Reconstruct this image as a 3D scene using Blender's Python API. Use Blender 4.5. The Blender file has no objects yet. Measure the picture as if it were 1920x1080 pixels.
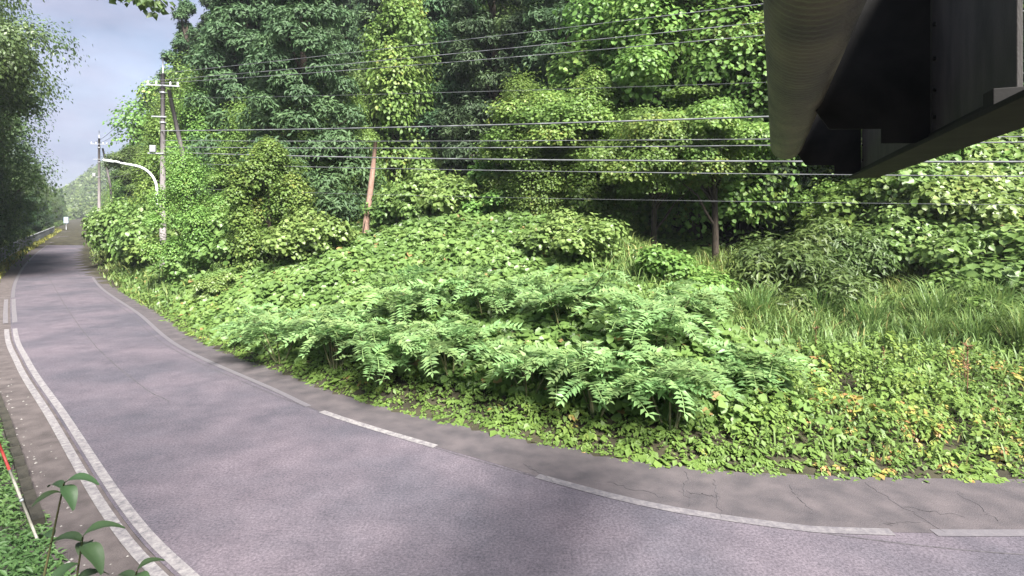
import bpy, math, random
import numpy as np
from mathutils import Vector, Matrix

R = math.radians
S = bpy.context.scene
COL = S.collection
rng = np.random.default_rng(7)
random.seed(7)

# ------------------------------------------------------------------ camera, sky, sun, exposure
CAM_H = 4.5
FPX = 1066.0                                   # focal length in pixels of a 1920 wide frame
cd = bpy.data.cameras.new('camera')
cam = bpy.data.objects.new('camera', cd)
COL.objects.link(cam)
cam.location = (0, 0, CAM_H)
cam.rotation_euler = (R(90), 0, 0)
cd.sensor_width = 36
cd.lens = 36 * FPX / 1920
cd.shift_y = -140 / 1920
cd.clip_start = 0.05
cd.clip_end = 4000
S.camera = cam

SUN_EL, SUN_AZ = R(48), R(153)                 # azimuth clockwise from +Y: the hazy sun stands behind the camera
world = bpy.data.worlds.new('World')
S.world = world
world.use_nodes = True
wn, wl = world.node_tree.nodes, world.node_tree.links
wn.clear()
sky = wn.new('ShaderNodeTexSky')
sky.sky_type = 'NISHITA'
sky.sun_disc = False
sky.sun_elevation = SUN_EL
sky.sun_rotation = SUN_AZ
sky.air_density = 1.2
sky.dust_density = 1.0
sky.ozone_density = 1.5
tc = wn.new('ShaderNodeTexCoord')
mp = wn.new('ShaderNodeMapping')
mp.inputs['Scale'].default_value = (2.2, 2.2, 5.0)
cn = wn.new('ShaderNodeTexNoise')
cn.inputs['Scale'].default_value = 1.6
cn.inputs['Detail'].default_value = 7
cn.inputs['Roughness'].default_value = 0.55
cr = wn.new('ShaderNodeValToRGB')
cr.color_ramp.elements[0].position = 0.34
cr.color_ramp.elements[0].color = (0.80, 0.80, 0.80, 1)
cr.color_ramp.elements[1].position = 0.62
cr.color_ramp.elements[1].color = (1.0, 1.0, 1.0, 1)
mix = wn.new('ShaderNodeMixRGB')
mix.inputs[2].default_value = (1.42, 1.55, 2.15, 1)
bg = wn.new('ShaderNodeBackground')
bg.inputs['Strength'].default_value = 0.10
wo = wn.new('ShaderNodeOutputWorld')
wl.new(tc.outputs['Generated'], mp.inputs['Vector'])
wl.new(mp.outputs['Vector'], cn.inputs['Vector'])
wl.new(cn.outputs['Fac'], cr.inputs['Fac'])
cl2 = wn.new('ShaderNodeTexNoise')
cl2.inputs['Scale'].default_value = 3.1
cl2.inputs['Detail'].default_value = 6
wl.new(mp.outputs['Vector'], cl2.inputs['Vector'])
cr2 = wn.new('ShaderNodeValToRGB')
cr2.color_ramp.elements[0].position = 0.36
cr2.color_ramp.elements[0].color = (0.64, 0.84, 1.34, 1)
cr2.color_ramp.elements[1].position = 0.64
cr2.color_ramp.elements[1].color = (1.15, 1.20, 1.68, 1)
wl.new(cl2.outputs['Fac'], cr2.inputs['Fac'])
wl.new(cr2.outputs['Color'], mix.inputs[2])
wl.new(cr.outputs['Color'], mix.inputs['Fac'])
wl.new(sky.outputs['Color'], mix.inputs[1])
wl.new(mix.outputs['Color'], bg.inputs['Color'])
wl.new(bg.outputs['Background'], wo.inputs['Surface'])

sd = bpy.data.lights.new('sun', 'SUN')
sd.energy = 5.0
sd.angle = R(18)
sd.color = (1.0, 0.96, 0.90)
sun = bpy.data.objects.new('sun', sd)
COL.objects.link(sun)
sun.rotation_euler = (R(90) - SUN_EL, 0, -SUN_AZ + math.pi)
to_sun = Vector((math.sin(SUN_AZ) * math.cos(SUN_EL), math.cos(SUN_AZ) * math.cos(SUN_EL), math.sin(SUN_EL)))
sun.rotation_euler = to_sun.to_track_quat('Z', 'Y').to_euler()
sun.location = (-20, -30, 60)

vs = S.view_settings
vs.view_transform = 'Standard'
vs.look = 'None'
vs.gamma = 1
vs.exposure = 2.05
S.cycles.max_bounces = 8
S.cycles.diffuse_bounces = 4
S.cycles.transmission_bounces = 4
S.cycles.glossy_bounces = 2
S.cycles.use_denoising = True


# ------------------------------------------------------------------ helpers
def tag(o, label=None, cat=None, group=None, kind=None):
    if label: o['label'] = label
    if cat: o['category'] = cat
    if group: o['group'] = group
    if kind: o['kind'] = kind
    return o


def link(name, data, parent=None, loc=None):
    o = bpy.data.objects.new(name, data)
    COL.objects.link(o)
    if parent: o.parent = parent
    if loc is not None: o.location = loc
    return o


def empty(name, loc=(0, 0, 0), rz=0, sc=1.0):
    o = link(name, None, None, loc)
    o.empty_display_size = 0.2
    o.rotation_euler = (0, 0, rz)
    o.scale = (sc, sc, sc) if not hasattr(sc, '__len__') else sc
    return o


def copy_tree(root, loc, rz, sc):
    r = root.copy()
    COL.objects.link(r)
    r.location = loc
    r.rotation_euler = (0, 0, rz)
    r.scale = (sc, sc, sc) if not hasattr(sc, '__len__') else sc
    for ch in root.children:
        c = ch.copy()
        COL.objects.link(c)
        c.parent = r
    return r


def mesh_np(name, V, F, mat=None, tint=None, smooth=False):
    """V (n,3), F (m,k) all faces with k corners."""
    V = np.asarray(V, dtype=np.float32).reshape(-1, 3)
    F = np.asarray(F, dtype=np.int32)
    k = F.shape[1]
    me = bpy.data.meshes.new(name)
    me.vertices.add(len(V))
    me.vertices.foreach_set('co', V.ravel())
    me.loops.add(F.size)
    me.loops.foreach_set('vertex_index', F.ravel())
    me.polygons.add(len(F))
    me.polygons.foreach_set('loop_start', np.arange(0, F.size, k, dtype=np.int32))
    me.polygons.foreach_set('loop_total', np.full(len(F), k, dtype=np.int32))
    if tint is not None:
        a = me.attributes.new('tint', 'FLOAT', 'FACE')
        a.data.foreach_set('value', np.asarray(tint, dtype=np.float32))
    if mat: me.materials.append(mat)
    me.update(calc_edges=True)
    if smooth:
        me.polygons.foreach_set('use_smooth', np.ones(len(F), dtype=bool))
    me.validate()
    return me


class MB:
    """collects mixed polygons for one mesh"""
    def __init__(self):
        self.v, self.f = [], []

    def add(self, vs_, fs_):
        n = len(self.v)
        self.v += [tuple(p) for p in vs_]
        self.f += [tuple(i + n for i in f) for f in fs_]

    def box(self, x0, x1, y0, y1, z0, z1, M=None):
        p = [Vector((x, y, z)) for z in (z0, z1) for x, y in ((x0, y0), (x1, y0), (x1, y1), (x0, y1))]
        if M is not None: p = [M @ q for q in p]
        self.add(p, [(3, 2, 1, 0), (4, 5, 6, 7), (0, 1, 5, 4), (1, 2, 6, 5), (2, 3, 7, 6), (3, 0, 4, 7)])
        return self

    def tube(self, pts, rad, n=8, cap=True):
        pts = [Vector(p) for p in pts]
        rings = []
        for i, p in enumerate(pts):
            t = (pts[min(i + 1, len(pts) - 1)] - pts[max(i - 1, 0)]).normalized()
            a = Vector((0, 0, 1)) if abs(t.z) < 0.9 else Vector((1, 0, 0))
            u = t.cross(a).normalized()
            w = t.cross(u)
            r = rad[i] if hasattr(rad, '__len__') else rad
            rings.append([p + (u * math.cos(2 * math.pi * k / n) + w * math.sin(2 * math.pi * k / n)) * r for k in range(n)])
        vs_, fs_ = [q for ring in rings for q in ring], []
        for i in range(len(pts) - 1):
            for k in range(n):
                a, b = i * n + k, i * n + (k + 1) % n
                fs_.append((a, b, b + n, a + n))
        if cap:
            fs_.append(tuple(range(n)))
            fs_.append(tuple(range((len(pts) - 1) * n, len(pts) * n))[::-1])
        self.add(vs_, fs_)
        return self

    def lathe(self, prof, c=(0, 0, 0), n=12):
        c = Vector(c)
        vs_, fs_ = [], []
        for (r, z) in prof:
            for k in range(n):
                vs_.append(c + Vector((r * math.cos(2 * math.pi * k / n), r * math.sin(2 * math.pi * k / n), z)))
        for i in range(len(prof) - 1):
            for k in range(n):
                a, b = i * n + k, i * n + (k + 1) % n
                fs_.append((a, b, b + n, a + n))
        fs_.append(tuple(range(n))[::-1])
        fs_.append(tuple(range((len(prof) - 1) * n, len(prof) * n)))
        self.add(vs_, fs_)
        return self

    def mesh(self, name, mat, smooth=False):
        me = bpy.data.meshes.new(name)
        me.from_pydata(self.v, [], self.f)
        me.materials.append(mat)
        if smooth:
            for p in me.polygons: p.use_smooth = True
        me.update()
        return me

    def build(self, name, mat, parent=None, smooth=False, bevel=0.0):
        o = link(name, self.mesh(name, mat, smooth), parent)
        if bevel:
            b = o.modifiers.new('edge', 'BEVEL')
            b.width = bevel
            b.segments = 2
            b.limit_method = 'ANGLE'
        return o


def smooth01(a, b, x):
    t = np.clip((np.asarray(x, float) - a) / (b - a), 0, 1)
    return t * t * (3 - 2 * t)


_perm = np.random.default_rng(3).random((64, 64))


def vnoise(x, y):
    """smooth value noise 0..1"""
    xi, yi = np.floor(x).astype(int), np.floor(y).astype(int)
    fx, fy = x - xi, y - yi
    fx, fy = fx * fx * (3 - 2 * fx), fy * fy * (3 - 2 * fy)
    g = lambda i, j: _perm[i % 64, j % 64]
    return (g(xi, yi) * (1 - fx) + g(xi + 1, yi) * fx) * (1 - fy) + (g(xi, yi + 1) * (1 - fx) + g(xi + 1, yi + 1) * fx) * fy


def fbm(x, y, o=4):
    s, a, t = 0, 0.5, 0
    for k in range(o):
        s = s + a * vnoise(x * 2 ** k + 17.3 * k, y * 2 ** k + 5.1 * k)
        t += a
        a *= 0.5
    return s / t


def resample(pts, step):
    """Catmull-Rom through 2D points, about one sample each step metres (growing with distance)"""
    p = [np.array(q, float) for q in pts]
    p = [2 * p[0] - p[1]] + p + [2 * p[-1] - p[-2]]
    out = []
    for i in range(1, len(p) - 2):
        n = max(2, int(np.linalg.norm(p[i + 1] - p[i]) / step))
        for k in range(n):
            t = k / n
            out.append(0.5 * ((2 * p[i]) + (-p[i - 1] + p[i + 1]) * t + (2 * p[i - 1] - 5 * p[i] + 4 * p[i + 1] - p[i + 2]) * t * t
                              + (-p[i - 1] + 3 * p[i] - 3 * p[i + 1] + p[i + 2]) * t ** 3))
    out.append(p[-2])
    return np.array(out)


# ------------------------------------------------------------------ materials
def new_mat(name):
    m = bpy.data.materials.new(name)
    m.use_nodes = True
    nt = m.node_tree
    return m, nt.nodes, nt.links, nt.nodes['Principled BSDF']


def noise_mat(name, c0, c1, scale=5.0, rough=0.8, detail=6, lo=0.35, hi=0.65, bump=0.0, bscale=None, metal=0.0, stretch=None, spec=0.3):
    m, n, l, b = new_mat(name)
    t = n.new('ShaderNodeTexCoord')
    x = n.new('ShaderNodeTexNoise')
    x.inputs['Scale'].default_value = scale
    x.inputs['Detail'].default_value = detail
    src = t.outputs['Object']
    if stretch:
        mm = n.new('ShaderNodeMapping')
        mm.inputs['Scale'].default_value = stretch
        l.new(src, mm.inputs['Vector'])
        src = mm.outputs['Vector']
    l.new(src, x.inputs['Vector'])
    r = n.new('ShaderNodeValToRGB')
    r.color_ramp.elements[0].position = lo
    r.color_ramp.elements[0].color = (*c0, 1)
    r.color_ramp.elements[1].position = hi
    r.color_ramp.elements[1].color = (*c1, 1)
    l.new(x.outputs['Fac'], r.inputs['Fac'])
    l.new(r.outputs['Color'], b.inputs['Base Color'])
    b.inputs['Roughness'].default_value = rough
    b.inputs['Metallic'].default_value = metal
    b.inputs['Specular IOR Level'].default_value = spec
    if bump:
        y = n.new('ShaderNodeTexNoise')
        y.inputs['Scale'].default_value = bscale or scale * 4
        y.inputs['Detail'].default_value = 5
        l.new(src, y.inputs['Vector'])
        bp = n.new('ShaderNodeBump')
        bp.inputs['Strength'].default_value = bump
        bp.inputs['Distance'].default_value = 0.02
        l.new(y.outputs['Fac'], bp.inputs['Height'])
        l.new(bp.outputs['Normal'], b.inputs['Normal'])
    return m


def leaf_mat(name, cols, rough=0.5, trans=0.35, obj_var=0.25, spec=0.35):
    """cols: list of (position, colour) along the leaf's own random tint"""
    m, n, l, b = new_mat(name)
    a = n.new('ShaderNodeAttribute')
    a.attribute_name = 'tint'
    r = n.new('ShaderNodeValToRGB')
    while len(r.color_ramp.elements) < len(cols): r.color_ramp.elements.new(0.5)
    for e, (p, c) in zip(r.color_ramp.elements, cols):
        e.position = p
        e.color = (c[0] * 1.14, c[1] * 1.17, c[2] * 1.08, 1)
    l.new(a.outputs['Fac'], r.inputs['Fac'])
    oi = n.new('ShaderNodeObjectInfo')
    hs = n.new('ShaderNodeHueSaturation')
    mr = n.new('ShaderNodeMapRange')
    mr.inputs['To Min'].default_value = 1 - obj_var
    mr.inputs['To Max'].default_value = 1 + obj_var
    l.new(oi.outputs['Random'], mr.inputs['Value'])
    l.new(mr.outputs['Result'], hs.inputs['Value'])
    mh = n.new('ShaderNodeMath')
    mh.operation = 'MULTIPLY_ADD'
    mh.inputs[1].default_value = 0.03
    mh.inputs[2].default_value = 0.485
    l.new(oi.outputs['Random'], mh.inputs[0])
    l.new(mh.outputs[0], hs.inputs['Hue'])
    l.new(r.outputs['Color'], hs.inputs['Color'])
    l.new(hs.outputs['Color'], b.inputs['Base Color'])
    b.inputs['Roughness'].default_value = rough
    b.inputs['Specular IOR Level'].default_value = spec
    tr = n.new('ShaderNodeBsdfTranslucent')
    l.new(hs.outputs['Color'], tr.inputs['Color'])
    mx = n.new('ShaderNodeMixShader')
    mx.inputs['Fac'].default_value = trans
    l.new(b.outputs['BSDF'], mx.inputs[1])
    l.new(tr.outputs['BSDF'], mx.inputs[2])
    l.new(mx.outputs['Shader'], n['Material Output'].inputs['Surface'])
    return m


def asphalt_mat():
    m, n, l, b = new_mat('asphalt')
    t = n.new('ShaderNodeTexCoord')

    def nz(scale, detail=5, rough=0.55):
        x = n.new('ShaderNodeTexNoise')
        x.inputs['Scale'].default_value = scale
        x.inputs['Detail'].default_value = detail
        x.inputs['Roughness'].default_value = rough
        l.new(t.outputs['Object'], x.inputs['Vector'])
        return x.outputs['Fac']

    def ramp(src, p0, c0, p1, c1):
        r = n.new('ShaderNodeValToRGB')
        r.color_ramp.elements[0].position, r.color_ramp.elements[1].position = p0, p1
        r.color_ramp.elements[0].color, r.color_ramp.elements[1].color = (*c0, 1), (*c1, 1)
        l.new(src, r.inputs['Fac'])
        return r.outputs['Color']

    def mul(a, c, f):
        x = n.new('ShaderNodeMixRGB')
        x.blend_type = 'MULTIPLY'
        x.inputs['Fac'].default_value = f
        l.new(a, x.inputs[1])
        l.new(c, x.inputs[2])
        return x.outputs['Color']
    base = ramp(nz(0.35, 4), 0.38, (0.070, 0.066, 0.079), 0.62, (0.108, 0.093, 0.107))
    worn = ramp(nz(1.7, 6, 0.7), 0.3, (0.70, 0.70, 0.72), 0.7, (1.18, 1.16, 1.15))
    speck = ramp(nz(26, 4, 0.75), 0.35, (0.45, 0.45, 0.47), 0.66, (1.55, 1.52, 1.52))
    fine = ramp(nz(130, 2, 0.7), 0.3, (0.75, 0.75, 0.75), 0.7, (1.2, 1.2, 1.2))
    c = mul(mul(mul(base, worn, 0.8), speck, 0.75), fine, 0.7)
    l.new(c, b.inputs['Base Color'])
    b.inputs['Roughness'].default_value = 0.85
    b.inputs['Specular IOR Level'].default_value = 0.25
    bp = n.new('ShaderNodeBump')
    bp.inputs['Strength'].default_value = 0.6
    bp.inputs['Distance'].default_value = 0.008
    l.new(nz(60, 3, 0.7), bp.inputs['Height'])
    l.new(bp.outputs['Normal'], b.inputs['Normal'])
    return m


def paint_mat(name, wear_lo, wear_hi, col=(0.72, 0.70, 0.68)):
    """road paint with patches worn through to the asphalt"""
    m, n, l, b = new_mat(name)
    t = n.new('ShaderNodeTexCoord')
    x = n.new('ShaderNodeTexNoise')
    x.inputs['Scale'].default_value = 9
    x.inputs['Detail'].default_value = 8
    x.inputs['Roughness'].default_value = 0.75
    l.new(t.outputs['Object'], x.inputs['Vector'])
    r = n.new('ShaderNodeValToRGB')
    r.color_ramp.elements[0].position, r.color_ramp.elements[1].position = wear_lo, wear_hi
    r.color_ramp.elements[0].color, r.color_ramp.elements[1].color = (0.094, 0.086, 0.095, 1), (*col, 1)
    l.new(x.outputs['Fac'], r.inputs['Fac'])
    l.new(r.outputs['Color'], b.inputs['Base Color'])
    b.inputs['Roughness'].default_value = 0.75
    return m


M = {}
M['asphalt'] = asphalt_mat()
M['shoulder'] = noise_mat('shoulder_paving', (0.048, 0.043, 0.047), (0.088, 0.075, 0.078), 2.2, 0.9, 8, 0.3, 0.7, 0.5, 50)
M['dirt_strip'] = noise_mat('dusty_roadside', (0.055, 0.046, 0.045), (0.105, 0.088, 0.085), 3.0, 0.95, 8, 0.3, 0.7, 0.6, 35)
M['soil'] = noise_mat('soil', (0.018, 0.016, 0.010), (0.05, 0.045, 0.025), 1.2, 0.95, 7, 0.3, 0.7, 0.8, 12)
M['paint'] = paint_mat('road_paint', 0.36, 0.68, (0.27, 0.253, 0.245))
M['paint_worn'] = paint_mat('worn_road_paint', 0.42, 0.78, (0.20, 0.185, 0.185))
M['paint_faded'] = paint_mat('faded_road_paint', 0.48, 0.90, (0.15, 0.137, 0.143))
M['crack'] = noise_mat('crack', (0.045, 0.042, 0.045), (0.085, 0.078, 0.085), 12, 0.95)
M['concrete'] = noise_mat('concrete', (0.14, 0.13, 0.12), (0.27, 0.255, 0.24), 3.5, 0.9, 8, 0.3, 0.7, 0.4, 30)
M['pole'] = noise_mat('pole_concrete', (0.15, 0.135, 0.135), (0.25, 0.225, 0.225), 2.0, 0.85, 8, 0.3, 0.7, 0.2, 30, stretch=(3, 3, 0.5))
M['kerb'] = noise_mat('mossy_kerb', (0.018, 0.017, 0.013), (0.06, 0.054, 0.042), 4.0, 0.95, 8, 0.3, 0.7, 0.5, 30)
M['galv'] = noise_mat('galvanised_steel', (0.30, 0.31, 0.33), (0.42, 0.43, 0.45), 8, 0.45, 4, metal=0.5)
M['white_metal'] = noise_mat('white_enamel', (0.62, 0.64, 0.66), (0.75, 0.76, 0.77), 3, 0.4, 4)
M['porcelain'] = noise_mat('porcelain', (0.6, 0.6, 0.62), (0.72, 0.72, 0.74), 5, 0.25)
M['wire'] = noise_mat('wire_sheath', (0.07, 0.072, 0.08), (0.19, 0.195, 0.205), 1.3, 0.5, 3, spec=0.4)
M['lens'] = noise_mat('lamp_lens', (0.55, 0.6, 0.6), (0.65, 0.7, 0.7), 8, 0.2)
M['bark'] = noise_mat('bark', (0.022, 0.017, 0.013), (0.075, 0.058, 0.045), 4, 0.95, 8, 0.3, 0.7, 0.8, 14, stretch=(4, 4, 0.8))
M['dead_wood'] = noise_mat('bare_dead_wood', (0.20, 0.115, 0.085), (0.34, 0.23, 0.185), 5, 0.9, 8, 0.3, 0.7, 0.6, 16, stretch=(5, 5, 0.7))
M['steel_dark'] = noise_mat('dark_painted_steel', (0.018, 0.018, 0.018), (0.030, 0.029, 0.028), 5, 0.7, 8, 0.3, 0.7, 0.08, 60, spec=0.06)
M['steel_web'] = noise_mat('weathered_web_steel', (0.022, 0.021, 0.020), (0.060, 0.055, 0.052), 2.5, 0.65, 9, 0.3, 0.7, 0.15, 60, stretch=(3, 3, 1))
M['stem_green'] = noise_mat('green_stem', (0.06, 0.08, 0.03), (0.12, 0.11, 0.05), 6, 0.7)
M['rust_stalk'] = noise_mat('rusty_dry_stalk', (0.12, 0.06, 0.035), (0.22, 0.12, 0.065), 8, 0.9)
M['red'] = noise_mat('red_reflective_band', (0.20, 0.022, 0.02), (0.30, 0.04, 0.034), 9, 0.5)
M['pole_white'] = noise_mat('weathered_white_pole', (0.24, 0.23, 0.19), (0.36, 0.345, 0.30), 9, 0.55)
M['fence'] = noise_mat('grey_fence_panel', (0.17, 0.18, 0.19), (0.28, 0.29, 0.30), 2.5, 0.7)
M['sign_face'] = noise_mat('pale_blue_sign_face', (0.36, 0.46, 0.58), (0.44, 0.54, 0.64), 3, 0.4)
M['hill'] = noise_mat('wooded_hill', (0.015, 0.030, 0.016), (0.04, 0.07, 0.03), 0.06, 0.95, 8)

G = leaf_mat
M['cedar'] = G('cedar_needles', [(0, (0.030, 0.058, 0.028)), (0.5, (0.052, 0.095, 0.042)), (1, (0.085, 0.14, 0.055))], 0.6, 0.25, 0.3)
M['broad'] = G('broadleaf_leaves', [(0, (0.05, 0.085, 0.03)), (0.5, (0.088, 0.145, 0.046)), (1, (0.145, 0.205, 0.065))], 0.45, 0.4, 0.25)
M['vine'] = G('vine_leaves', [(0, (0.075, 0.13, 0.034)), (0.5, (0.13, 0.215, 0.055)), (0.88, (0.195, 0.265, 0.07)), (1, (0.28, 0.26, 0.08))], 0.45, 0.42, 0.22)
M['kudzu'] = G('kudzu_leaves', [(0, (0.07, 0.115, 0.034)), (0.5, (0.125, 0.195, 0.055)), (0.9, (0.185, 0.25, 0.08)), (0.97, (0.25, 0.25, 0.085)), (1, (0.26, 0.17, 0.08))], 0.42, 0.38, 0.0, 0.5)
M['frond'] = G('compound_leaves', [(0, (0.115, 0.19, 0.075)), (0.5, (0.17, 0.27, 0.11)), (1, (0.235, 0.32, 0.13))], 0.42, 0.4, 0.2, 0.5)
M['weed'] = G('weed_leaves', [(0, (0.07, 0.12, 0.03)), (0.5, (0.13, 0.205, 0.05)), (0.88, (0.20, 0.25, 0.06)), (0.96, (0.32, 0.27, 0.075)), (1, (0.28, 0.16, 0.07))], 0.5, 0.38, 0.0)
M['grass'] = G('grass_blades', [(0, (0.08, 0.14, 0.05)), (0.5, (0.14, 0.215, 0.07)), (0.85, (0.22, 0.265, 0.085)), (1, (0.36, 0.31, 0.14))], 0.5, 0.38, 0.15)
M['fern'] = G('verge_leaves', [(0, (0.045, 0.09, 0.035)), (0.5, (0.08, 0.155, 0.052)), (1, (0.135, 0.21, 0.07))], 0.5, 0.38, 0.0)
M['yellow_weed'] = G('yellow_green_weeds', [(0, (0.10, 0.14, 0.03)), (0.5, (0.19, 0.21, 0.045)), (1, (0.30, 0.26, 0.06))], 0.5, 0.35, 0.0)
M['left_tree'] = G('roadside_leaves', [(0, (0.05, 0.08, 0.034)), (0.5, (0.085, 0.13, 0.05)), (1, (0.14, 0.19, 0.065))], 0.4, 0.35, 0.22)
M['broad_leaf_plant'] = G('large_leaf', [(0, (0.018, 0.034, 0.017)), (1, (0.032, 0.055, 0.024))], 0.5, 0.2, 0.3, 0.25)

# ------------------------------------------------------------------ lie of the land
LEFT = resample([(24, 3.6), (14, 3.5), (9, 3.6), (4, 3.9), (0.5, 4.5), (-2.2, 5.65), (-4.17, 7.05), (-6.1, 8.72), (-10.07, 12.6), (-14.7, 17.1), (-20.1, 22.8),
                 (-33.6, 38.4), (-50.6, 60), (-77.4, 96), (-125, 160), (-178, 232), (-230, 300)], 0.5)
RIGHT = resample([(24, 10.3), (14, 9.7), (8.4, 9.5), (4.04, 9.79), (1.4, 10.66), (-3.2, 13.3), (-5.5, 15.2), (-11, 20), (-16.3, 26),
                  (-24.2, 34.6), (-31.6, 43.6), (-44.6, 60), (-71, 96), (-119, 160), (-172, 232), (-224, 300)], 0.5)


def sdist(poly, x, y, side):
    """signed distance to a polyline; positive on the given side (+1: right of travel)"""
    x, y = np.atleast_1d(np.asarray(x, float)), np.atleast_1d(np.asarray(y, float))
    best = np.full(x.shape, 1e18)
    sg = np.ones(x.shape)
    P = poly[::3] if len(poly) > 200 else poly
    for i in range(len(P) - 1):
        ax, ay = P[i]
        dx, dy = P[i + 1] - P[i]
        L2 = dx * dx + dy * dy
        t = np.clip(((x - ax) * dx + (y - ay) * dy) / L2, 0, 1)
        ex, ey = x - (ax + t * dx), y - (ay + t * dy)
        d = ex * ex + ey * ey
        k = d < best
        best = np.where(k, d, best)
        sg = np.where(k, np.sign(dx * ey - dy * ex), sg)
    return np.sqrt(best) * sg * side


def e_right(x, y): return sdist(RIGHT, x, y, -1)      # > 0 on the wooded side
def e_left(x, y): return sdist(LEFT, x, y, 1)         # > 0 beyond the left line


BE = [-1, 0, 0.5, 2, 6, 10, 14, 18, 24, 60, 120, 400]
BZ = [-.05, -.03, 0.12, 0.65, 2.1, 3.4, 4.25, 4.9, 8.0, 46, 80, 95]
ME = [-1, 0, 0.5, 4, 12, 16, 20, 30, 60, 120, 400]
MZ = [-.05, -.03, 0.03, 0.40, 1.5, 2.2, 3.4, 9.0, 34, 66, 90]


def ground(x, y):
    x, y = np.atleast_1d(np.asarray(x, float)), np.atleast_1d(np.asarray(y, float))
    e = e_right(x, y)
    m = smooth01(1.0, 7.5, x) * (1 - smooth01(0, 60, y - 40))
    z = np.interp(e, BE, BZ) * (1 - m) + np.interp(e, ME, MZ) * m
    z = z * (1 - 0.88 * smooth01(48, 95, y) * smooth01(2, 12, e) * smooth01(-0.46, -0.62, x / np.maximum(y, 1.0)))
    z = z + 2.6 * smooth01(11.5, 17, x) * smooth01(6.5, 14, e) * (1 - smooth01(30, 45, y))
    z = z + smooth01(1.0, 6, e) * (fbm(x * 0.25, y * 0.25) - 0.5) * 0.9
    el = e_left(x, y)
    zl = -0.05 + smooth01(1.5, 9, el) * 0.35
    return np.where(e > -0.2, z, np.where(el > 0, zl, -0.05))


gx = np.unique(np.concatenate([np.arange(-300, -60, 8), np.arange(-60, -30, 2), np.arange(-30, 26, 0.6), np.arange(26, 60, 2), np.arange(60, 200, 8)]))
gy = np.unique(np.concatenate([np.arange(-40, 0, 5), np.arange(0, 36, 0.6), np.arange(36, 80, 2), np.arange(80, 420, 8)]))
GX, GY = np.meshgrid(gx, gy)
GZ = ground(GX.ravel(), GY.ravel())
nx, ny = len(gx), len(gy)
ii = (np.arange(ny - 1)[:, None] * nx + np.arange(nx - 1)[None]).ravel()
gm = mesh_np('ground', np.c_[GX.ravel(), GY.ravel(), GZ], np.c_[ii, ii + 1, ii + nx + 1, ii + nx], M['soil'], smooth=True)
tag(link('ground', gm), 'dark soil ground and hillside under the vegetation', 'ground', kind='structure')


def offset(poly, d):
    """move a 2D polyline sideways by d (array or number), positive to the right of travel"""
    t = np.gradient(poly, axis=0)
    t /= np.linalg.norm(t, axis=1)[:, None]
    nrm = np.c_[t[:, 1], -t[:, 0]]
    return poly + nrm * (np.asarray(d)[..., None] if np.ndim(d) else d)


def sheet(name, A, B, z, mat, n=1):
    """strip between two polylines of equal length"""
    k = len(A)
    rows = [A + (B - A) * (j / n) for j in range(n + 1)]
    V = np.concatenate([np.c_[r, np.full(k, z)] for r in rows])
    F = [(j * k + i, j * k + i + 1, (j + 1) * k + i + 1, (j + 1) * k + i) for j in range(n) for i in range(k - 1)]
    F = np.array(F)
    # face up
    a, b, c = V[F[0][0]], V[F[0][1]], V[F[0][2]]
    if np.cross(b - a, c - a)[2] < 0: F = F[:, ::-1]
    return mesh_np(name, V, F, mat)


def match(poly, n):
    d = np.r_[0, np.cumsum(np.linalg.norm(np.diff(poly, axis=0), axis=1))]
    s = np.linspace(0, 1, n) ** 1.6 * d[-1]
    return np.c_[np.interp(s, d, poly[:, 0]), np.interp(s, d, poly[:, 1])]


LN, RN = match(LEFT, 420), match(RIGHT, 420)
road = link('road', sheet('road', LN, RN, 0.0, M['asphalt'], 2))
tag(road, 'grey worn asphalt road bending away downhill of the bank', 'road', kind='structure')


def near_part(poly, y0, y1, x0=-400, x1=400):
    k = (poly[:, 1] >= y0) & (poly[:, 1] <= y1) & (poly[:, 0] >= x0) & (poly[:, 0] <= x1)
    return poly[k]


# brownish paved shoulder along the bank
off_in = np.interp(RIGHT[:, 0], [-60, -12, -4, 0, 4.5, 9, 24], [0.45, 0.7, 0.95, 1.15, 1.65, 1.45, 1.4])
EDGE = offset(RIGHT, -off_in)
link('road_shoulder', sheet('road_shoulder', EDGE, offset(RIGHT, 0.12), 0.004, M['shoulder'], 2), road)


def line(name, poly, off, w, z, mat, parent=road):
    return link(name, sheet(name, offset(poly, off - w / 2), offset(poly, off + w / 2), z, mat), parent)


# sides: e_right side is to the left or right of travel depending on the polyline; test once
_t = offset(RIGHT, 1.0)[60]
SGN = 1.0 if e_right(_t[0], _t[1])[0] > 0 else -1.0
if SGN < 0:
    EDGE = offset(RIGHT, off_in)
    bpy.data.objects['road_shoulder'].data = sheet('road_shoulder', EDGE, offset(RIGHT, -0.12), 0.004, M['shoulder'], 2)
NEARL = near_part(LEFT, 3, 22.5)
line('double_white_line', NEARL, -0.125, 0.14, 0.008, M['paint'])
line('double_white_line', NEARL, 0.115, 0.14, 0.008, M['paint'])
line('double_white_line', near_part(LEFT, 23.2, 30), -0.16, 0.16, 0.008, M['paint_worn'])
line('double_white_line', near_part(LEFT, 23.2, 30), 0.13, 0.16, 0.008, M['paint_worn'])
line('edge_line', near_part(LEFT, 30, 200), 0.1, 0.15, 0.008, M['paint_faded'])
line('edge_line', near_part(EDGE, 10.7, 13.0, -4.6, 0.2), 0, 0.16, 0.009, M['paint'])
line('edge_line', near_part(EDGE, 13.0, 40, -40, -3.4), 0, 0.14, 0.009, M['paint_faded'])
line('edge_line', near_part(EDGE, 6, 10.7, 0.0, 5.4), 0, 0.17, 0.009, M['paint_worn'])
line('edge_line', near_part(EDGE, 6, 10.9, 5.4, 24), 0, 0.17, 0.009, M['paint_faded'])

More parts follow.
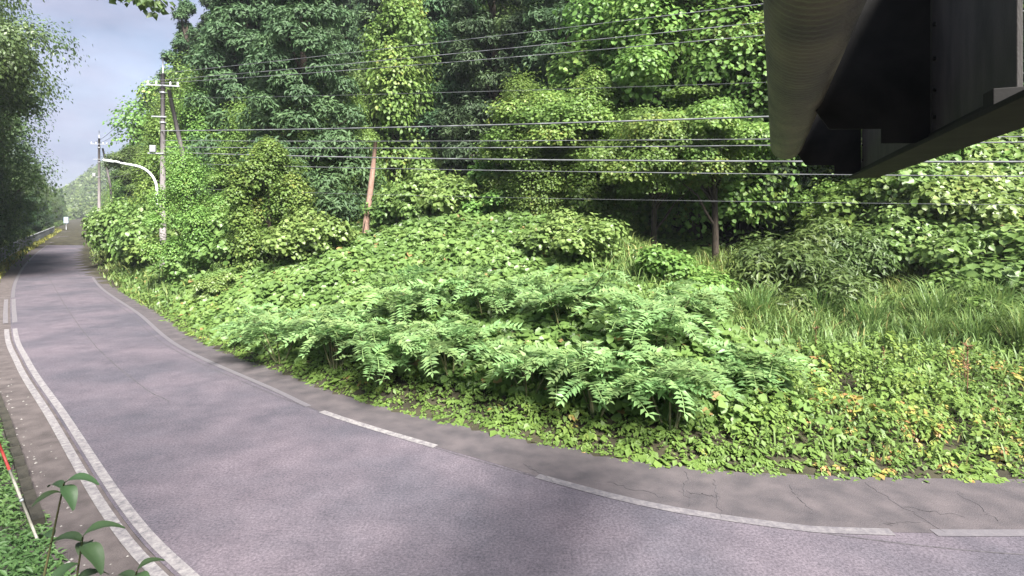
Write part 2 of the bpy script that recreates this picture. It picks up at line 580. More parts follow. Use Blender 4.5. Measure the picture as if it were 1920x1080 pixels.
seam = resample([(-38.7, 47), (-23.8, 30), (-14.8, 20), (-9.85, 15), (-8.2, 13.6)], 0.5)
seam = seam + (rng.random(seam.shape) - 0.5) * 0.02
line('seam', seam, 0, 0.028, 0.004, M['crack'])
seam2 = resample([(-33, 43.2), (-26, 35), (-17.6, 26), (-11.8, 19.4), (-6.5, 14.6), (-3.6, 12.4), (1, 9.4), (6, 7.6), (12, 7.4)], 0.5)
line('seam', seam2, 0, 0.022, 0.0045, M['crack'])


def crack(p, q, w=0.009):
    n = 14
    t = np.linspace(0, 1, n)[:, None]
    c = np.array(p) * (1 - t) + np.array(q) * t
    c[1:-1] += (rng.random((n - 2, 2)) - 0.5) * 0.11
    line('crack', c, 0, w, 0.0105, M['crack'])


for p, q in [((3.0, 9.9), (2.7, 8.7)), ((2.7, 9.2), (3.3, 9.0)), ((3.4, 9.6), (3.1, 8.4)), ((5.9, 9.5), (6.1, 8.0)), ((6.0, 8.7), (6.7, 8.4)), ((6.1, 8.3), (5.3, 8.2)),
             ((7.2, 9.2), (7.1, 8.3)), ((4.6, 9.4), (4.5, 8.5)), ((1.6, 9.5), (2.4, 9.0)), ((0.2, 10.2), (0.7, 9.5)), ((8.1, 8.9), (7.6, 7.7))]:
    crack(p, q)

SWY, SWW = [3, 7, 9, 12, 20, 60], [1.05, 0.95, 0.88, 0.85, 0.8, 0.7]
# dusty strip outside the double line, then the low kerb
LL = near_part(LEFT, 3.4, 60)
LS = -1.0 if e_left(*offset(LEFT, 1.0)[60])[0] < 0 else 1.0
wid = np.interp(LL[:, 1], SWY, SWW)
KERB = offset(LL, LS * wid)
link('roadside_strip', sheet('roadside_strip', offset(LL, LS * 0.0), offset(LL, LS * (wid + 0.5)), -0.006, M['dirt_strip'], 3), road)
far_l = near_part(LEFT, 60, 300)
link('roadside_strip', sheet('roadside_strip', far_l, offset(far_l, LS * 0.9), -0.007, M['dirt_strip'], 1), road)


# kerb blocks: single stones 0.6 m long with joints
def along(poly):
    return np.r_[0, np.cumsum(np.linalg.norm(np.diff(poly, axis=0), axis=1))]


kb = MB().box(-0.29, 0.29, -0.07, 0.07, -0.05, 0.13).mesh('kerb_stone', M['kerb'])
kroot = empty('roadside_kerb', (KERB[0][0], KERB[0][1], 0))
tag(kroot, 'low dark mossy concrete kerb along the dusty left roadside', 'kerb')
kroot.location = (0, 0, 0)
dk = along(KERB)
s = dk[np.argmin(np.abs(KERB[:, 1] - 8.4))]
while s < dk[-1] and np.interp(s, dk, KERB[:, 1]) < 26:
    p = np.array([np.interp(s, dk, KERB[:, k]) for k in (0, 1)])
    q = np.array([np.interp(s + 0.1, dk, KERB[:, k]) for k in (0, 1)])
    o = link('kerb_stone', kb, kroot, (p[0], p[1], 0))
    o.rotation_euler = (random.uniform(-.05, .05), random.uniform(-.02, .02), math.atan2(q[1] - p[1], q[0] - p[0]) + random.uniform(-.03, .03))
    s += 0.6


# ------------------------------------------------------------------ leaf meshes
T_KITE = (np.array([(0, 0, 0), (0.33, 0.42, 0.07), (0, 1, -0.06), (-0.33, 0.42, 0.07)]), np.array([(0, 1, 2), (0, 2, 3)]))
T_NARROW = (np.array([(0, 0, 0), (0.17, 0.45, 0.05), (0, 1, -0.12), (-0.17, 0.45, 0.05)]), np.array([(0, 1, 2), (0, 2, 3)]))
T_BROAD = (np.array([(0, 0, 0), (0.44, 0.25, 0.11), (0.36, 0.70, 0.04), (0, 1.0, -0.12), (-0.36, 0.70, 0.04), (-0.44, 0.25, 0.11)]),
           np.array([(0, 1, 2, 3), (0, 3, 4, 5)]))
T_BLADE = (np.array([(-0.5, 0, 0), (0.5, 0, 0), (0.38, 0.45, 0.0), (-0.38, 0.45, 0.0), (0.05, 1.0, 0), (-0.05, 1.0, 0)]),
           np.array([(0, 1, 2, 3), (3, 2, 4, 5)]))


def unit(a):
    return a / np.maximum(np.linalg.norm(a, axis=-1, keepdims=True), 1e-9)


def leaves(name, P, Nn, D, size, tint, tpl, mat):
    """one mesh of many leaves: position, normal, pointing direction, size, tint"""
    tv, tf = tpl
    Nn = unit(Nn)
    X = unit(np.cross(D, Nn))
    Y = unit(np.cross(Nn, X))
    size = np.broadcast_to(np.asarray(size, float), (len(P),))
    V = P[:, None] + size[:, None, None] * (tv[None, :, 0, None] * X[:, None] + tv[None, :, 1, None] * Y[:, None] + tv[None, :, 2, None] * Nn[:, None])
    F = (np.arange(len(P)) * len(tv))[:, None, None] + tf[None]
    return mesh_np(name, V.reshape(-1, 3), F.reshape(-1, tf.shape[1]), mat, np.repeat(np.clip(tint, 0, 1), len(tf)))


def rdir(n, g=rng):
    return unit(g.normal(size=(n, 3)))


def clump_leaves(cl, per, g, up=0.5, droop=0.4, shell=0.55):
    """cl: rows (x,y,z, rx,ry,rz); returns P, N, D, clump index"""
    cl = np.asarray(cl, float)
    n = len(cl) * per
    k = np.repeat(np.arange(len(cl)), per)
    d = rdir(n, g)
    d[:, 2] = np.where(d[:, 2] < -0.35, -d[:, 2] * 0.6, d[:, 2])
    d = unit(d)
    r = shell + (1 - shell) * g.random(n) ** 0.6
    r = r * np.exp(g.normal(size=n) * 0.17)
    P = cl[k, :3] + d * cl[k, 3:6] * r[:, None]
    Nn = unit(d * 0.8 + np.array([0, 0, up]) + rdir(n, g) * 0.55)
    D = unit(np.cross(rdir(n, g), Nn) + np.array([0, 0, -droop]) + d * 0.4)
    return P, Nn, D, k


def limb_tubes(mb, base, targets, r0, g, bend=0.25):
    for t in targets:
        b, t = np.array(base(t), float), np.array(t, float)
        mid = (b + t) / 2 + g.normal(size=3) * bend + np.array([0, 0, 0.25])
        mb.tube([b, (b + mid) / 2 + g.normal(size=3) * 0.05, mid, (mid + t) / 2, t], [r0, r0 * .8, r0 * .6, r0 * .4, r0 * .15], 6, cap=False)


PROTO_Y = -500.0


def make_tree(name, kind, seed, H, Rr, mat, per, leaf, tpl=T_KITE):
    g = np.random.default_rng(seed)
    root = empty(name, (0, 0, 0))
    cl = []
    lean = g.normal(size=2) * 0.04 * H
    axis = lambda z: np.array([lean[0] * (z / H) ** 1.5, lean[1] * (z / H) ** 1.5, z])
    if kind == 'cedar':
        nt = 13
        for i in range(nt):
            f = i / (nt - 1)
            z = H * (0.16 + 0.80 * f)
            rr = Rr * (1.0 - f) ** 0.75 + 0.35
            m = max(3, int(8 * (1 - f) + 3))
            for k in range(m):
                a = 2 * math.pi * (k + g.random()) / m
                q = axis(z)
                rad = rr * g.uniform(0.55, 0.95)
                s_ = g.uniform(0.75, 1.15) * (0.50 + 0.65 * (1 - f))
                cl.append((q[0] + math.cos(a) * rad, q[1] + math.sin(a) * rad, z - rad * 0.25 + g.normal() * 0.3, s_ * 0.95, s_ * 0.95, s_ * 0.8))
        q = axis(H * 0.97)
        cl.append((q[0], q[1], H * 0.97, 0.4, 0.4, 0.9))
    elif kind == 'broad':
        for i in range(34):
            d = rdir(1, g)[0]
            d[2] = abs(d[2]) if g.random() < 0.75 else d[2] * 0.6
            rad = g.uniform(0.45, 0.95)
            s_ = g.uniform(0.18, 0.36) * Rr
            c = np.array([d[0] * Rr, d[1] * Rr, d[2] * H * 0.36]) * rad + axis(H * 0.60)
            cl.append((*c, s_ * 1.2, s_ * 1.2, s_ * 0.75))
    elif kind == 'layer':
        for i in range(38):
            a = g.random() * 2 * math.pi
            z = H * g.uniform(0.30, 0.98)
            rr = Rr * math.sqrt(max(0.08, 1 - ((z / H - 0.55) / 0.5) ** 2)) * g.uniform(0.35, 1.0)
            s_ = g.uniform(0.18, 0.34) * Rr
            q = axis(z)
            cl.append((q[0] + math.cos(a) * rr, q[1] + math.sin(a) * rr, z, s_ * 1.35, s_ * 1.35, s_ * 0.32))
    elif kind == 'drape':
        for i in range(58):
            f = g.random() if i > 12 else g.random() * 0.25
            z = H * (0.03 + 0.93 * f)
            rr = Rr * (0.45 + 0.55 * math.sin(math.pi * min(1, 0.25 + 0.75 * f) ** 1.2)) * g.uniform(0.35, 1.0) * (0.55 if f > 0.85 else 1)
            a = g.random() * 2 * math.pi
            s_ = g.uniform(0.22, 0.44) * Rr
            q = axis(z)
            cl.append((q[0] + math.cos(a) * rr, q[1] + math.sin(a) * rr, z, s_, s_, s_ * g.uniform(0.9, 1.9)))
    elif kind == 'mound':
        for i in range(30):
            d = rdir(1, g)[0]
            d[2] = abs(d[2])
            rad = g.uniform(0.4, 0.85)
            s_ = g.uniform(0.22, 0.36) * Rr
            cl.append((d[0] * Rr * rad, d[1] * Rr * rad, d[2] * H * 0.8 * rad + s_ * 0.3, s_, s_, s_ * 0.85))
    cl = np.array(cl)
    P, Nn, D, k = clump_leaves(cl, per, g, up={'cedar': 0.35, 'layer': 1.0}.get(kind, 0.55), droop={'drape': 0.9, 'cedar': 0.5}.get(kind, 0.4),
                               shell={'layer': 0.35, 'drape': 0.78, 'broad': 0.7}.get(kind, 0.6))
    P[:, 2] = np.maximum(P[:, 2], 0.05)
    ct = g.random(len(cl))
    tint = 0.15 + 0.45 * ct[k] + 0.4 * g.random(len(P)) ** 1.3
    size = leaf * g.uniform(0.65, 1.3, len(P))
    cm = leaves(name + '_crown', P, Nn, D, size, tint, tpl, mat)
    link('crown', cm, root)
    mb = MB()
    hts = np.linspace(0, 0.92 if kind in ('cedar', 'drape') else 0.72, 7)
    r0 = 0.017 * H + 0.03 if kind != 'mound' else 0.05
    mb.tube([axis(H * t_) - np.array([0, 0, 0.3 if t_ == 0 else 0]) for t_ in hts], [r0 * (1.25 if t_ == 0 else 1 - 0.85 * t_) for t_ in hts], 8)
    sel = cl[g.permutation(len(cl))[:14 if kind != 'cedar' else 24]]
    limb_tubes(mb, lambda t_: axis(max(0.12 * H, t_[2] * (0.75 if kind != 'cedar' else 1.0) - 0.1 * H)), sel[:, :3], r0 * 0.38, g, 0.2)
    mb.build('trunk', M['bark'], root, True)
    root['H'], root['Rr'] = float(H), float(Rr)
    return root


PROTO = {
    'cedar': [make_tree('cedar_tree', 'cedar', 11, 18, 3.0, M['cedar'], 480, 0.27, T_NARROW), make_tree('cedar_tree', 'cedar', 12, 16, 2.7, M['cedar'], 480, 0.27, T_NARROW)],
    'broad': [make_tree('broadleaf_tree', 'broad', 21, 12, 4.2, M['broad'], 800, 0.215), make_tree('broadleaf_tree', 'broad', 22, 11, 3.8, M['broad'], 800, 0.215)],
    'layer': [make_tree('layered_tree', 'layer', 31, 12, 4.0, M['broad'], 620, 0.25, T_NARROW), make_tree('layered_tree', 'layer', 32, 11, 3.6, M['vine'], 620, 0.21)],
    'drape': [make_tree('vine_draped_tree', 'drape', 41, 10, 2.8, M['vine'], 520, 0.18, T_BROAD), make_tree('vine_draped_tree', 'drape', 42, 12, 3.4, M['vine'], 760, 0.155, T_BROAD)],
    'canopy': [make_tree('vine_hung_tree', 'broad', 45, 13, 4.6, M['vine'], 1300, 0.17, T_BROAD), make_tree('vine_hung_tree', 'broad', 46, 12, 4.4, M['vine'], 1300, 0.17, T_BROAD)],
    'droop': [make_tree('drooping_shrub', 'mound', 53, 3.6, 2.4, M['broad'], 420, 0.24, T_NARROW)],
    'mound': [make_tree('vine_covered_shrub', 'mound', 51, 3.4, 2.2, M['vine'], 290, 0.18, T_BROAD), make_tree('vine_covered_shrub', 'mound', 52, 3.0, 2.4, M['kudzu'], 290, 0.18, T_BROAD)],
    'leftt': [make_tree('roadside_tree', 'broad', 61, 15, 5.5, M['left_tree'], 900, 0.20), make_tree('roadside_tree', 'drape', 62, 16, 4.4, M['left_tree'], 700, 0.20)],
}
used = {}


def plant(kind, v, x, y, H, label, group=None, cat='tree', rz=None, wide=1.0, z=None):
    p = PROTO[kind][v]
    sc = H / p['H']
    rz = random.uniform(0, 6.28) if rz is None else rz
    zz = float(ground(x, y)[0]) - 0.1 if z is None else z
    key = (kind, v)
    if key not in used:
        used[key] = True
        p.location, p.rotation_euler, p.scale = (x, y, zz), (0, 0, rz), (sc * wide, sc * wide, sc)
        o = p
    else:
        o = copy_tree(p, (x, y, zz), rz, (sc * wide, sc * wide, sc))
    for k in ('label', 'category', 'group'):
        if k in o: del o[k]
    tag(o, label, cat, group)
    return o


def px(x, y): return 960 + x / y * FPX
def py(z, y): return 400 - (z - CAM_H) / y * FPX


# silhouette of the wood against the sky: pixel column -> highest row
def sky_line(c): return np.interp(c, [150, 168, 188, 205, 225, 245, 270, 292, 306, 318], [405, 385, 312, 285, 245, 195, 150, 85, 20, -80])


# ---- hillside wood
for yy in np.arange(22, 84, 3.9):
    for xx in np.arange(-62, 84, 3.9):
        x, y = xx + random.uniform(-1.6, 1.6), yy + random.uniform(-1.6, 1.6)
        e = float(e_right(x, y)[0])
        c = px(x, y)
        if e < (19 if x > -10 else (13 if c > 620 else 7.5)) or e > 46 or c < 280 or c > 2050: continue
        if y < 41 and c < 540: continue
        z = float(ground(x, y)[0])
        if py(z, y) < -150: continue
        u = random.random()
        if c < 1150:
            kind = 'cedar' if u < 0.62 else ('broad' if u < 0.85 else 'layer')
        else:
            kind = 'cedar' if u < 0.25 else ('broad' if u < 0.42 else ('layer' if u < 0.5 else 'drape'))
        if c < 620 and u < 0.8: kind = 'cedar'
        v = random.randint(0, 1)
        H = {'cedar': random.uniform(19, 25), 'broad': random.uniform(10, 14), 'layer': random.uniform(9, 13), 'drape': random.uniform(9, 14)}[kind]
        if c < 340:
            kind = 'drape'
            H = min(H, max(4.0, CAM_H - z + (400 - sky_line(c + 12)) / FPX * y))
        lab = {'cedar': 'dark green conical cedar rising in the hillside wood', 'broad': 'rounded mid green broadleaf tree in the hillside wood',
               'layer': 'loose tree with layered flat sprays in the hillside wood', 'drape': 'bright vine smothered tree standing among the hillside wood'}[kind]
        grp = {'cedar': 'cedars on the hillside', 'broad': 'broadleaf trees on the hillside', 'layer': 'layered trees on the hillside', 'drape': 'vine smothered trees on the hillside'}[kind]
        plant(kind, v, x, y, H, lab, grp)

# ---- wood edge along the far road, wooded side
dR = along(RIGHT)
s0 = dR[np.argmin(np.abs(RIGHT[:, 1] - 37))]
s1 = dR[np.argmin(np.abs(RIGHT[:, 1] - 230))]
s = s0
while s < s1:
    p = np.array([np.interp(s, dR, RIGHT[:, k]) for k in (0, 1)])
    q = np.array([np.interp(s + 0.5, dR, RIGHT[:, k]) for k in (0, 1)])
    t = (q - p) / np.linalg.norm(q - p)
    nr = np.array([t[1], -t[0]])
    if nr[0] < 0: nr = -nr
    step = 3.2 + (p[1] - 37) * 0.045
    for e in (3.3, 6.8, 11, 15.5):
        e2 = e + random.uniform(-0.8, 1.0)
        x, y = p + nr * e2 + t * random.uniform(-1, 1)
        z = float(ground(x, y)[0])
        c = px(x, y)
        top = CAM_H - z + (400 - sky_line(c)) / FPX * y
        if e < 4:
            H = min(top, random.uniform(4.2, 6.8))
            if H < 1.2: continue
            plant('mound', random.randint(0, 1), x, y, H, 'leafy vine mound growing along the far verge of the road', 'vine mounds by the far road', 'shrub', wide=0.72)
            continue
        if top < 3 or (c > 330 and e > 12): continue
        kind = random.choice(['drape', 'broad', 'cedar', 'cedar']) if e > 8 else random.choice(['drape', 'drape', 'broad'])
        H = min(top, {'cedar': 19, 'drape': 12, 'broad': 13}[kind] * random.uniform(0.85, 1.15)) if e > 8 else min(top, random.uniform(8, 13))
        plant(kind, random.randint(0, 1), x, y, H, {'drape': 'vine smothered tree lining the far bend of the road', 'broad': 'rounded green tree lining the far bend of the road',
                                                    'cedar': 'tall dark cedar behind the far bend of the road'}[kind],
              {'drape': 'vine trees by the far road', 'broad': 'round trees by the far road', 'cedar': 'cedars by the far road'}[kind])
    s += step

# ---- leafy edge where the kudzu meets the wood
for c0 in np.arange(380, 2000, 62):
    c = c0 + random.uniform(-20, 20)
    y = random.uniform(27.5, 31) if c < 1150 else random.uniform(24, 28)
    x = (c - 960) / FPX * y
    if 620 < c < 760 or 830 < c < 920 or 1150 < c < 1500: continue
    kind = random.choice(['drape', 'mound', 'mound'])
    H = {'drape': random.uniform(4.0, 7.5), 'mound': random.uniform(2.4, 3.8), 'broad': random.uniform(5, 8)}[kind]
    if c > 1350: H *= 1.25
    plant(kind, random.randint(0, 1), x, y, H, {'drape': 'vine smothered tree along the top of the kudzu bank', 'mound': 'leafy mound along the top of the kudzu bank', 'broad': 'small round tree along the top of the kudzu bank'}[kind],
          {'drape': 'vine trees topping the bank', 'mound': 'leafy mounds topping the bank', 'broad': 'small trees topping the bank'}[kind], 'shrub' if kind == 'mound' else 'tree')

# ---- picked out trees at the foot of the wood
plant('drape', 0, -8.6, 41, 15.5, 'tall bright yellow green vine column behind the bare dead trunk', None, 'tree', wide=0.75)
plant('drape', 1, -9.8, 35, 8.0, 'vine column stepping down from the tallest one towards the brace pole', None, 'tree', wide=0.9)
plant('drape', 1, -12.6, 34, 8.5, 'bright vine column beside the tallest one at the wood edge', None, 'tree', wide=0.9)
plant('drape', 0, -13.4, 30, 4.6, 'short leafy vine column at the top of the kudzu bank', None, 'tree', wide=1.1)
plant('drape', 1, -16.4, 37, 8.5, 'vine covered tree just behind the leaning brace pole', None, 'tree', wide=1.1)
plant('drape', 0, -19.0, 39.5, 9.0, 'vine covered tree between the two utility pole shafts', None, 'tree', wide=1.0)
plant('canopy', 0, 2.6, 28.5, 9.6, 'broad vine hung tree spreading low over the bank with dark gaps beneath', None, 'tree', wide=1.1, z=2.0)
plant('drape', 1, 9.2, 28.5, 16, 'very tall bright yellow green vine hung tree beside the steel girder', None, 'tree', wide=1.0)
plant('drape', 0, 6.4, 30.5, 14, 'tall bright vine tower behind the dark hollow', None, 'tree', wide=1.0)
plant('drape', 1, 12.4, 30.5, 17, 'tall bright vine tower behind the girder pipe', None, 'tree', wide=0.95)
plant('canopy', 0, 6.2, 25.0, 9.0, 'vine hung tree overhanging the dark hollow', None, 'tree', wide=1.0, z=0.9)
plant('canopy', 0, 8.6, 24.0, 9.4, 'vine hung tree leaning out between the hollow and the girder', None, 'tree', wide=1.0, z=1.0)
plant('drape', 1, 1.0, 27.4, 6.5, 'full vine column rising from the kudzu under the broad vine hung tree', None, 'tree', wide=1.1)
plant('drape', 0, 4.0, 27.0, 7.6, 'vine column with trailing leaves beside the dark hollow', None, 'tree', wide=1.0)
plant('canopy', 1, 13.6, 26, 13.5, 'pale green vine hung tree behind the end of the steel girder', None, 'tree', wide=0.9)
plant('droop', 0, 9.7, 19.3, 4.0, 'dense dark shrub with drooping pale leaves above the meadow', None, 'shrub', wide=0.95)
plant('droop', 0, 11.9, 21.0, 3.8, 'dull green drooping shrub behind the densest one above the meadow', None, 'shrub', wide=0.9)
for x, y, H in [(14.6, 20.6, 3.2), (16.6, 21.4, 3.6), (18.6, 22.0, 3.6), (16.0, 23.4, 4.2), (18.4, 24.4, 4.4), (20.6, 23.4, 4.0), (21.4, 25.8, 4.6), (14.4, 23.0, 4.0)]:
    plant('mound', random.randint(0, 1), x, y, H, 'bright vine heap on the slope beyond the girder', 'vine heaps beyond the girder', 'shrub', wide=0.95)
plant('mound', 0, 13.8, 17.6, 2.4, 'low bright vine mound at the upper edge of the meadow', None, 'shrub', wide=1.1)
plant('mound', 1, 17.5, 18.4, 3.2, 'wide vine mound behind the tall meadow grass', None, 'shrub', wide=1.4)
plant('mound', 0, 5.2, 18.2, 2.4, 'rounded leafy mound where the kudzu bank meets the meadow', None, 'shrub', wide=1.1)
plant('mound', 1, 2.2, 20.5, 2.2, 'leafy mound half sunk in the kudzu below the hollow', None, 'shrub', wide=1.2)
for x, y, H, lab in [(-18.2, 32.6, 1.6, 'bright rounded vine shrub at the foot of the utility pole'), (-16.6, 30.6, 1.4, 'leafy vine shrub in front of the utility pole'),
                     (-14.6, 28.8, 1.3, 'vine shrub spilling towards the road edge below the brace pole'), (-22.0, 38.6, 4.6, 'tall vine shrub crowding the road just past the utility pole'),
                     (-25.4, 42.6, 4.8, 'tall vine shrub crowding the inside of the bend'), (-13.2, 25.6, 1.5, 'low leafy shrub by the kerbless road edge')]:
    plant('mound', random.randint(0, 1), x, y, H, lab, None, 'shrub')

# ---- trees beyond the road's outer edge
dL = along(LEFT)
s = dL[np.argmin(np.abs(LEFT[:, 1] - 40))]
s1 = dL[np.argmin(np.abs(LEFT[:, 1] - 260))]
while s < s1:
    p = np.array([np.interp(s, dL, LEFT[:, k]) for k in (0, 1)])
    q = np.array([np.interp(s + 0.5, dL, LEFT[:, k]) for k in (0, 1)])
    t = (q - p) / np.linalg.norm(q - p)
    nr = np.array([-t[1], t[0]])
    if nr[0] > 0: nr = -nr
    for e in (6.2, 10.5, 15.0):
        x, y = p + nr * (e + random.uniform(-0.5, 0.8)) + t * random.uniform(-1.5, 1.5)
        H = random.uniform(18, 24) if y < 75 else random.uniform(12, 16)
        if y > 150: H *= 0.8
        k = random.random()
        if y < 90 or k < 0.5:
            plant('leftt', random.randint(0, 1), x, y, H, 'dark leafy tree standing behind the roadside fence', 'trees behind the roadside fence', wide=0.62)
        else:
            plant('cedar', random.randint(0, 1), x, y, H * 1.15, 'cedar standing behind the roadside fence', 'cedars behind the roadside fence')
    b = p + nr * 4.6 + t * random.uniform(-1, 1)
    plant('mound', 1, b[0], b[1], random.uniform(1.6, 2.6), 'leafy bush pressed against the roadside fence', 'bushes by the roadside fence', 'shrub', wide=0.9)
    s += 4.6 + (p[1] - 40) * 0.03
plant('leftt', 0, -36.6, 36.5, 24, 'tall leafy tree with its crown spread over the outer road edge', None, 'tree', wide=0.62)
plant('leftt', 0, -33.8, 32.5, 20, 'leafy tree at the outer verge where the double white line begins', None, 'tree', wide=0.7)
plant('leftt', 0, -39.0, 39, 20, 'big leafy tree whose branches reach over the road bend', None, 'tree', wide=0.8)
plant('leftt', 1, -45.5, 48, 22, 'tall airy tree beside the fence at the bend', None, 'tree', wide=0.8)

# ------------------------------------------------------------------ ground cover nobody could count
def scatter(n, x0, x1, y0, y1, dens):
    """n random ground points kept with probability dens(x, y, e)"""
    x = rng.uniform(x0, x1, n)
    y = rng.uniform(y0, y1, n)
    e = e_right(x, y)
    k = rng.random(n) < dens(x, y, e)
    return x[k], y[k], e[k]


def meadow(x): return smooth01(2.0, 7.0, x)


# kudzu blanket over the bank
def kd(x, y, e):
    inview = np.abs(x / y + 0.0) < 0.98
    return np.where((e > np.where((x > -6) & (x < 4.5), 1.15, 0.5)) & (e < 19.5) & inview, np.maximum(1 - meadow(x - (y - 12) * 0.25), smooth01(11.5, 14, x) * smooth01(7.5, 9, e)) * np.clip(18.0 / y, 0.2, 1) ** 1.2, 0)


x, y, e = scatter(640000, -36, 25, 11, 42, kd)
hk = (0.15 + 0.95 * fbm(x * 0.55, y * 0.55, 3) ** 1.5) * smooth01(0.3, 2.2, e)
lay = rng.random(len(x)) ** 1.8
z = ground(x, y) + hk * (1 - 0.65 * lay) + rng.normal(size=len(x)) * 0.06
gl = fbm(x * 1.4 + 9, y * 1.4, 2)
tint = 0.05 + 0.75 * gl + 0.33 * (rng.random(len(x)) - 0.3)
tint = np.where(rng.random(len(x)) < 0.012, 1.0, np.clip(tint, 0, 0.94))
N_ = np.array([0.0, -0.35, 1.0]) + rng.normal(size=(len(x), 3)) * 0.42
D_ = np.c_[rng.normal(size=(len(x), 2)) * 0.8 + np.array([0.15, -0.5]), np.full(len(x), -0.5)]
me = leaves('kudzu_leaves', np.c_[x, y, z], N_, D_, (0.17 + 0.0028 * y) * rng.uniform(0.7, 1.3, len(x)), tint, T_BROAD, M['kudzu'])
tag(link('kudzu_leaves', me), 'blanket of bright kudzu leaves covering the roadside bank', 'kudzu', kind='stuff')

# small leaved weeds on the meadow and along the foot of the bank
def wd(x, y, e):
    foot = np.where((e > -0.05) & (e < 2.2), 1.0, 0)
    md = meadow(x) * (e > -0.05) * (e < 15) * np.clip(13 / y, 0.3, 1)
    return np.maximum(foot, md) * (np.abs(x / y) < 1.0)


x, y, e = scatter(60000, -30, 24, 9.2, 34, wd)
n_ = 13
hp = (0.10 + 0.95 * fbm(x * 0.8 + 4, y * 0.8, 3) ** 1.3) * smooth01(-0.15, 1.8, e) * np.where(x > 2, 1, 0.6) * rng.uniform(0.6, 1.25, len(x)) + 0.04
gz = ground(x, y)
ptint = 0.05 + 0.7 * fbm(x * 0.9 + 31, y * 0.9, 3) + 0.3 * (rng.random(len(x)) - 0.5)
yel = smooth01(0.52, 0.70, fbm(x * 0.45 + 3, y * 0.45 + 8, 2)) * (x > 5)
ptint = np.where(rng.random(len(x)) < 0.02 + 0.16 * yel, rng.uniform(0.9, 0.99, len(x)), np.clip(ptint, 0, 0.86))
psize = 0.075 * np.exp(rng.normal(size=len(x)) * 0.35)
rp = lambda a_: np.repeat(a_, n_)
N0 = len(x) * n_
ang = rng.random(N0) * 6.283
tt = rng.random(N0) ** 0.7
rad = rp(psize) * (0.3 + 1.5 * (1 - tt) + 0.4 * rng.random(N0))
ox, oy = np.cos(ang), np.sin(ang)
P_ = np.c_[rp(x) + ox * rad * 0.6, rp(y) + oy * rad * 0.6, rp(gz) + rp(hp) * (0.25 + 0.75 * tt)]
N_ = np.c_[ox * 0.45, oy * 0.45 - 0.15, np.ones(N0)] + rng.normal(size=(N0, 3)) * 0.25
D_ = np.c_[ox, oy, np.full(N0, -0.25)]
me = leaves('weed_leaves', P_, N_, D_, rp(psize) * rng.uniform(0.8, 1.5, N0), np.clip(rp(ptint) + rng.normal(size=N0) * 0.06, 0, 1), T_KITE, M['weed'])
tag(link('weed_leaves', me), 'low small leaved weeds covering the meadow by the road', 'weeds', kind='stuff')

# undergrowth on the hillside between the trees
x, y, e = scatter(260000, -45, 50, 24, 70, lambda x, y, e: (e > 16) * (e < 46) * (np.abs(x / y) < 0.95) * np.where((x > 3.5) & (x < 13.5) & (y < 31), 0.0, np.clip(30 / y, 0.3, 1)))
lump = fbm(x * 0.3, y * 0.3, 3)
me = leaves('hillside_undergrowth', np.c_[x, y, ground(x, y) + 2.8 * lump * rng.random(len(x)) ** 0.5], np.array([0, -0.6, 0.8]) + rng.normal(size=(len(x), 3)) * 0.5,
            np.c_[rng.normal(size=(len(x), 2)), np.full(len(x), -0.5)], 0.26 * rng.uniform(0.6, 1.4, len(x)), 0.1 + 0.5 * fbm(x * 0.5, y * 0.5, 2) + 0.35 * rng.random(len(x)), T_KITE, M['broad'])
tag(link('hillside_undergrowth', me), 'dense leafy undergrowth covering the slope between the hillside trees', 'undergrowth', kind='stuff')


def blades(name, x, y, z, h, w, mat, tint, lean=0.35):
    n = len(x)
    a = rng.random(n) * 6.283
    up = np.c_[np.cos(a) * lean * rng.random(n), np.sin(a) * lean * rng.random(n), np.ones(n)]
    # three-part blade that bends over
    out = np.c_[np.cos(a), np.sin(a), np.zeros(n)]
    sd = np.c_[-np.sin(a), np.cos(a), np.zeros(n)]
    B = np.c_[x, y, z]
    h, w = h[:, None], w[:, None]
    p1 = B + up * h * 0.5
    p2 = p1 + up * h * 0.33 + out * h * 0.12
    p3 = p2 + up * h * 0.10 + out * h * 0.28
    V = np.stack([B - sd * w, B + sd * w, p1 - sd * w * .9, p1 + sd * w * .9, p2 - sd * w * .6, p2 + sd * w * .6, p3 - sd * w * .08, p3 + sd * w * .08], 1)
    F = (np.arange(n) * 8)[:, None, None] + np.array([(0, 1, 3, 2), (2, 3, 5, 4), (4, 5, 7, 6)])[None]
    return mesh_np(name, V.reshape(-1, 3), F.reshape(-1, 4), mat, np.repeat(np.clip(tint, 0, 1), 3))


def gd(x, y, e):
    g_ = smooth01(0.42, 0.62, fbm(x * 0.35 + 40, y * 0.35, 2))
    return meadow(x) * (e > 0.4) * (e < 15) * (0.10 + 0.5 * g_ * smooth01(1.5, 4, e) + 0.5 * smooth01(3.5, 7.5, e)) * (np.abs(x / y) < 1.0) * np.clip(14 / y, 0.35, 1)


x, y, e = scatter(95000, 1, 24, 9.5, 28, gd)
h = (0.28 + 0.55 * smooth01(2, 9, e)) * rng.uniform(0.6, 1.35, len(x))
tint = 0.1 + 0.6 * fbm(x * 0.6 + 11, y * 0.6, 2) + 0.3 * rng.random(len(x))
tint = np.where(rng.random(len(x)) < 0.05, 1.0, np.clip(tint, 0, 0.88))
me = blades('meadow_grass', x, y, ground(x, y) - 0.02 + 0.1, h, 0.011 + 0.0006 * y * np.ones(len(x)), M['grass'], tint)
tag(link('meadow_grass', me), 'long green grass growing through the meadow weeds', 'grass', kind='stuff')

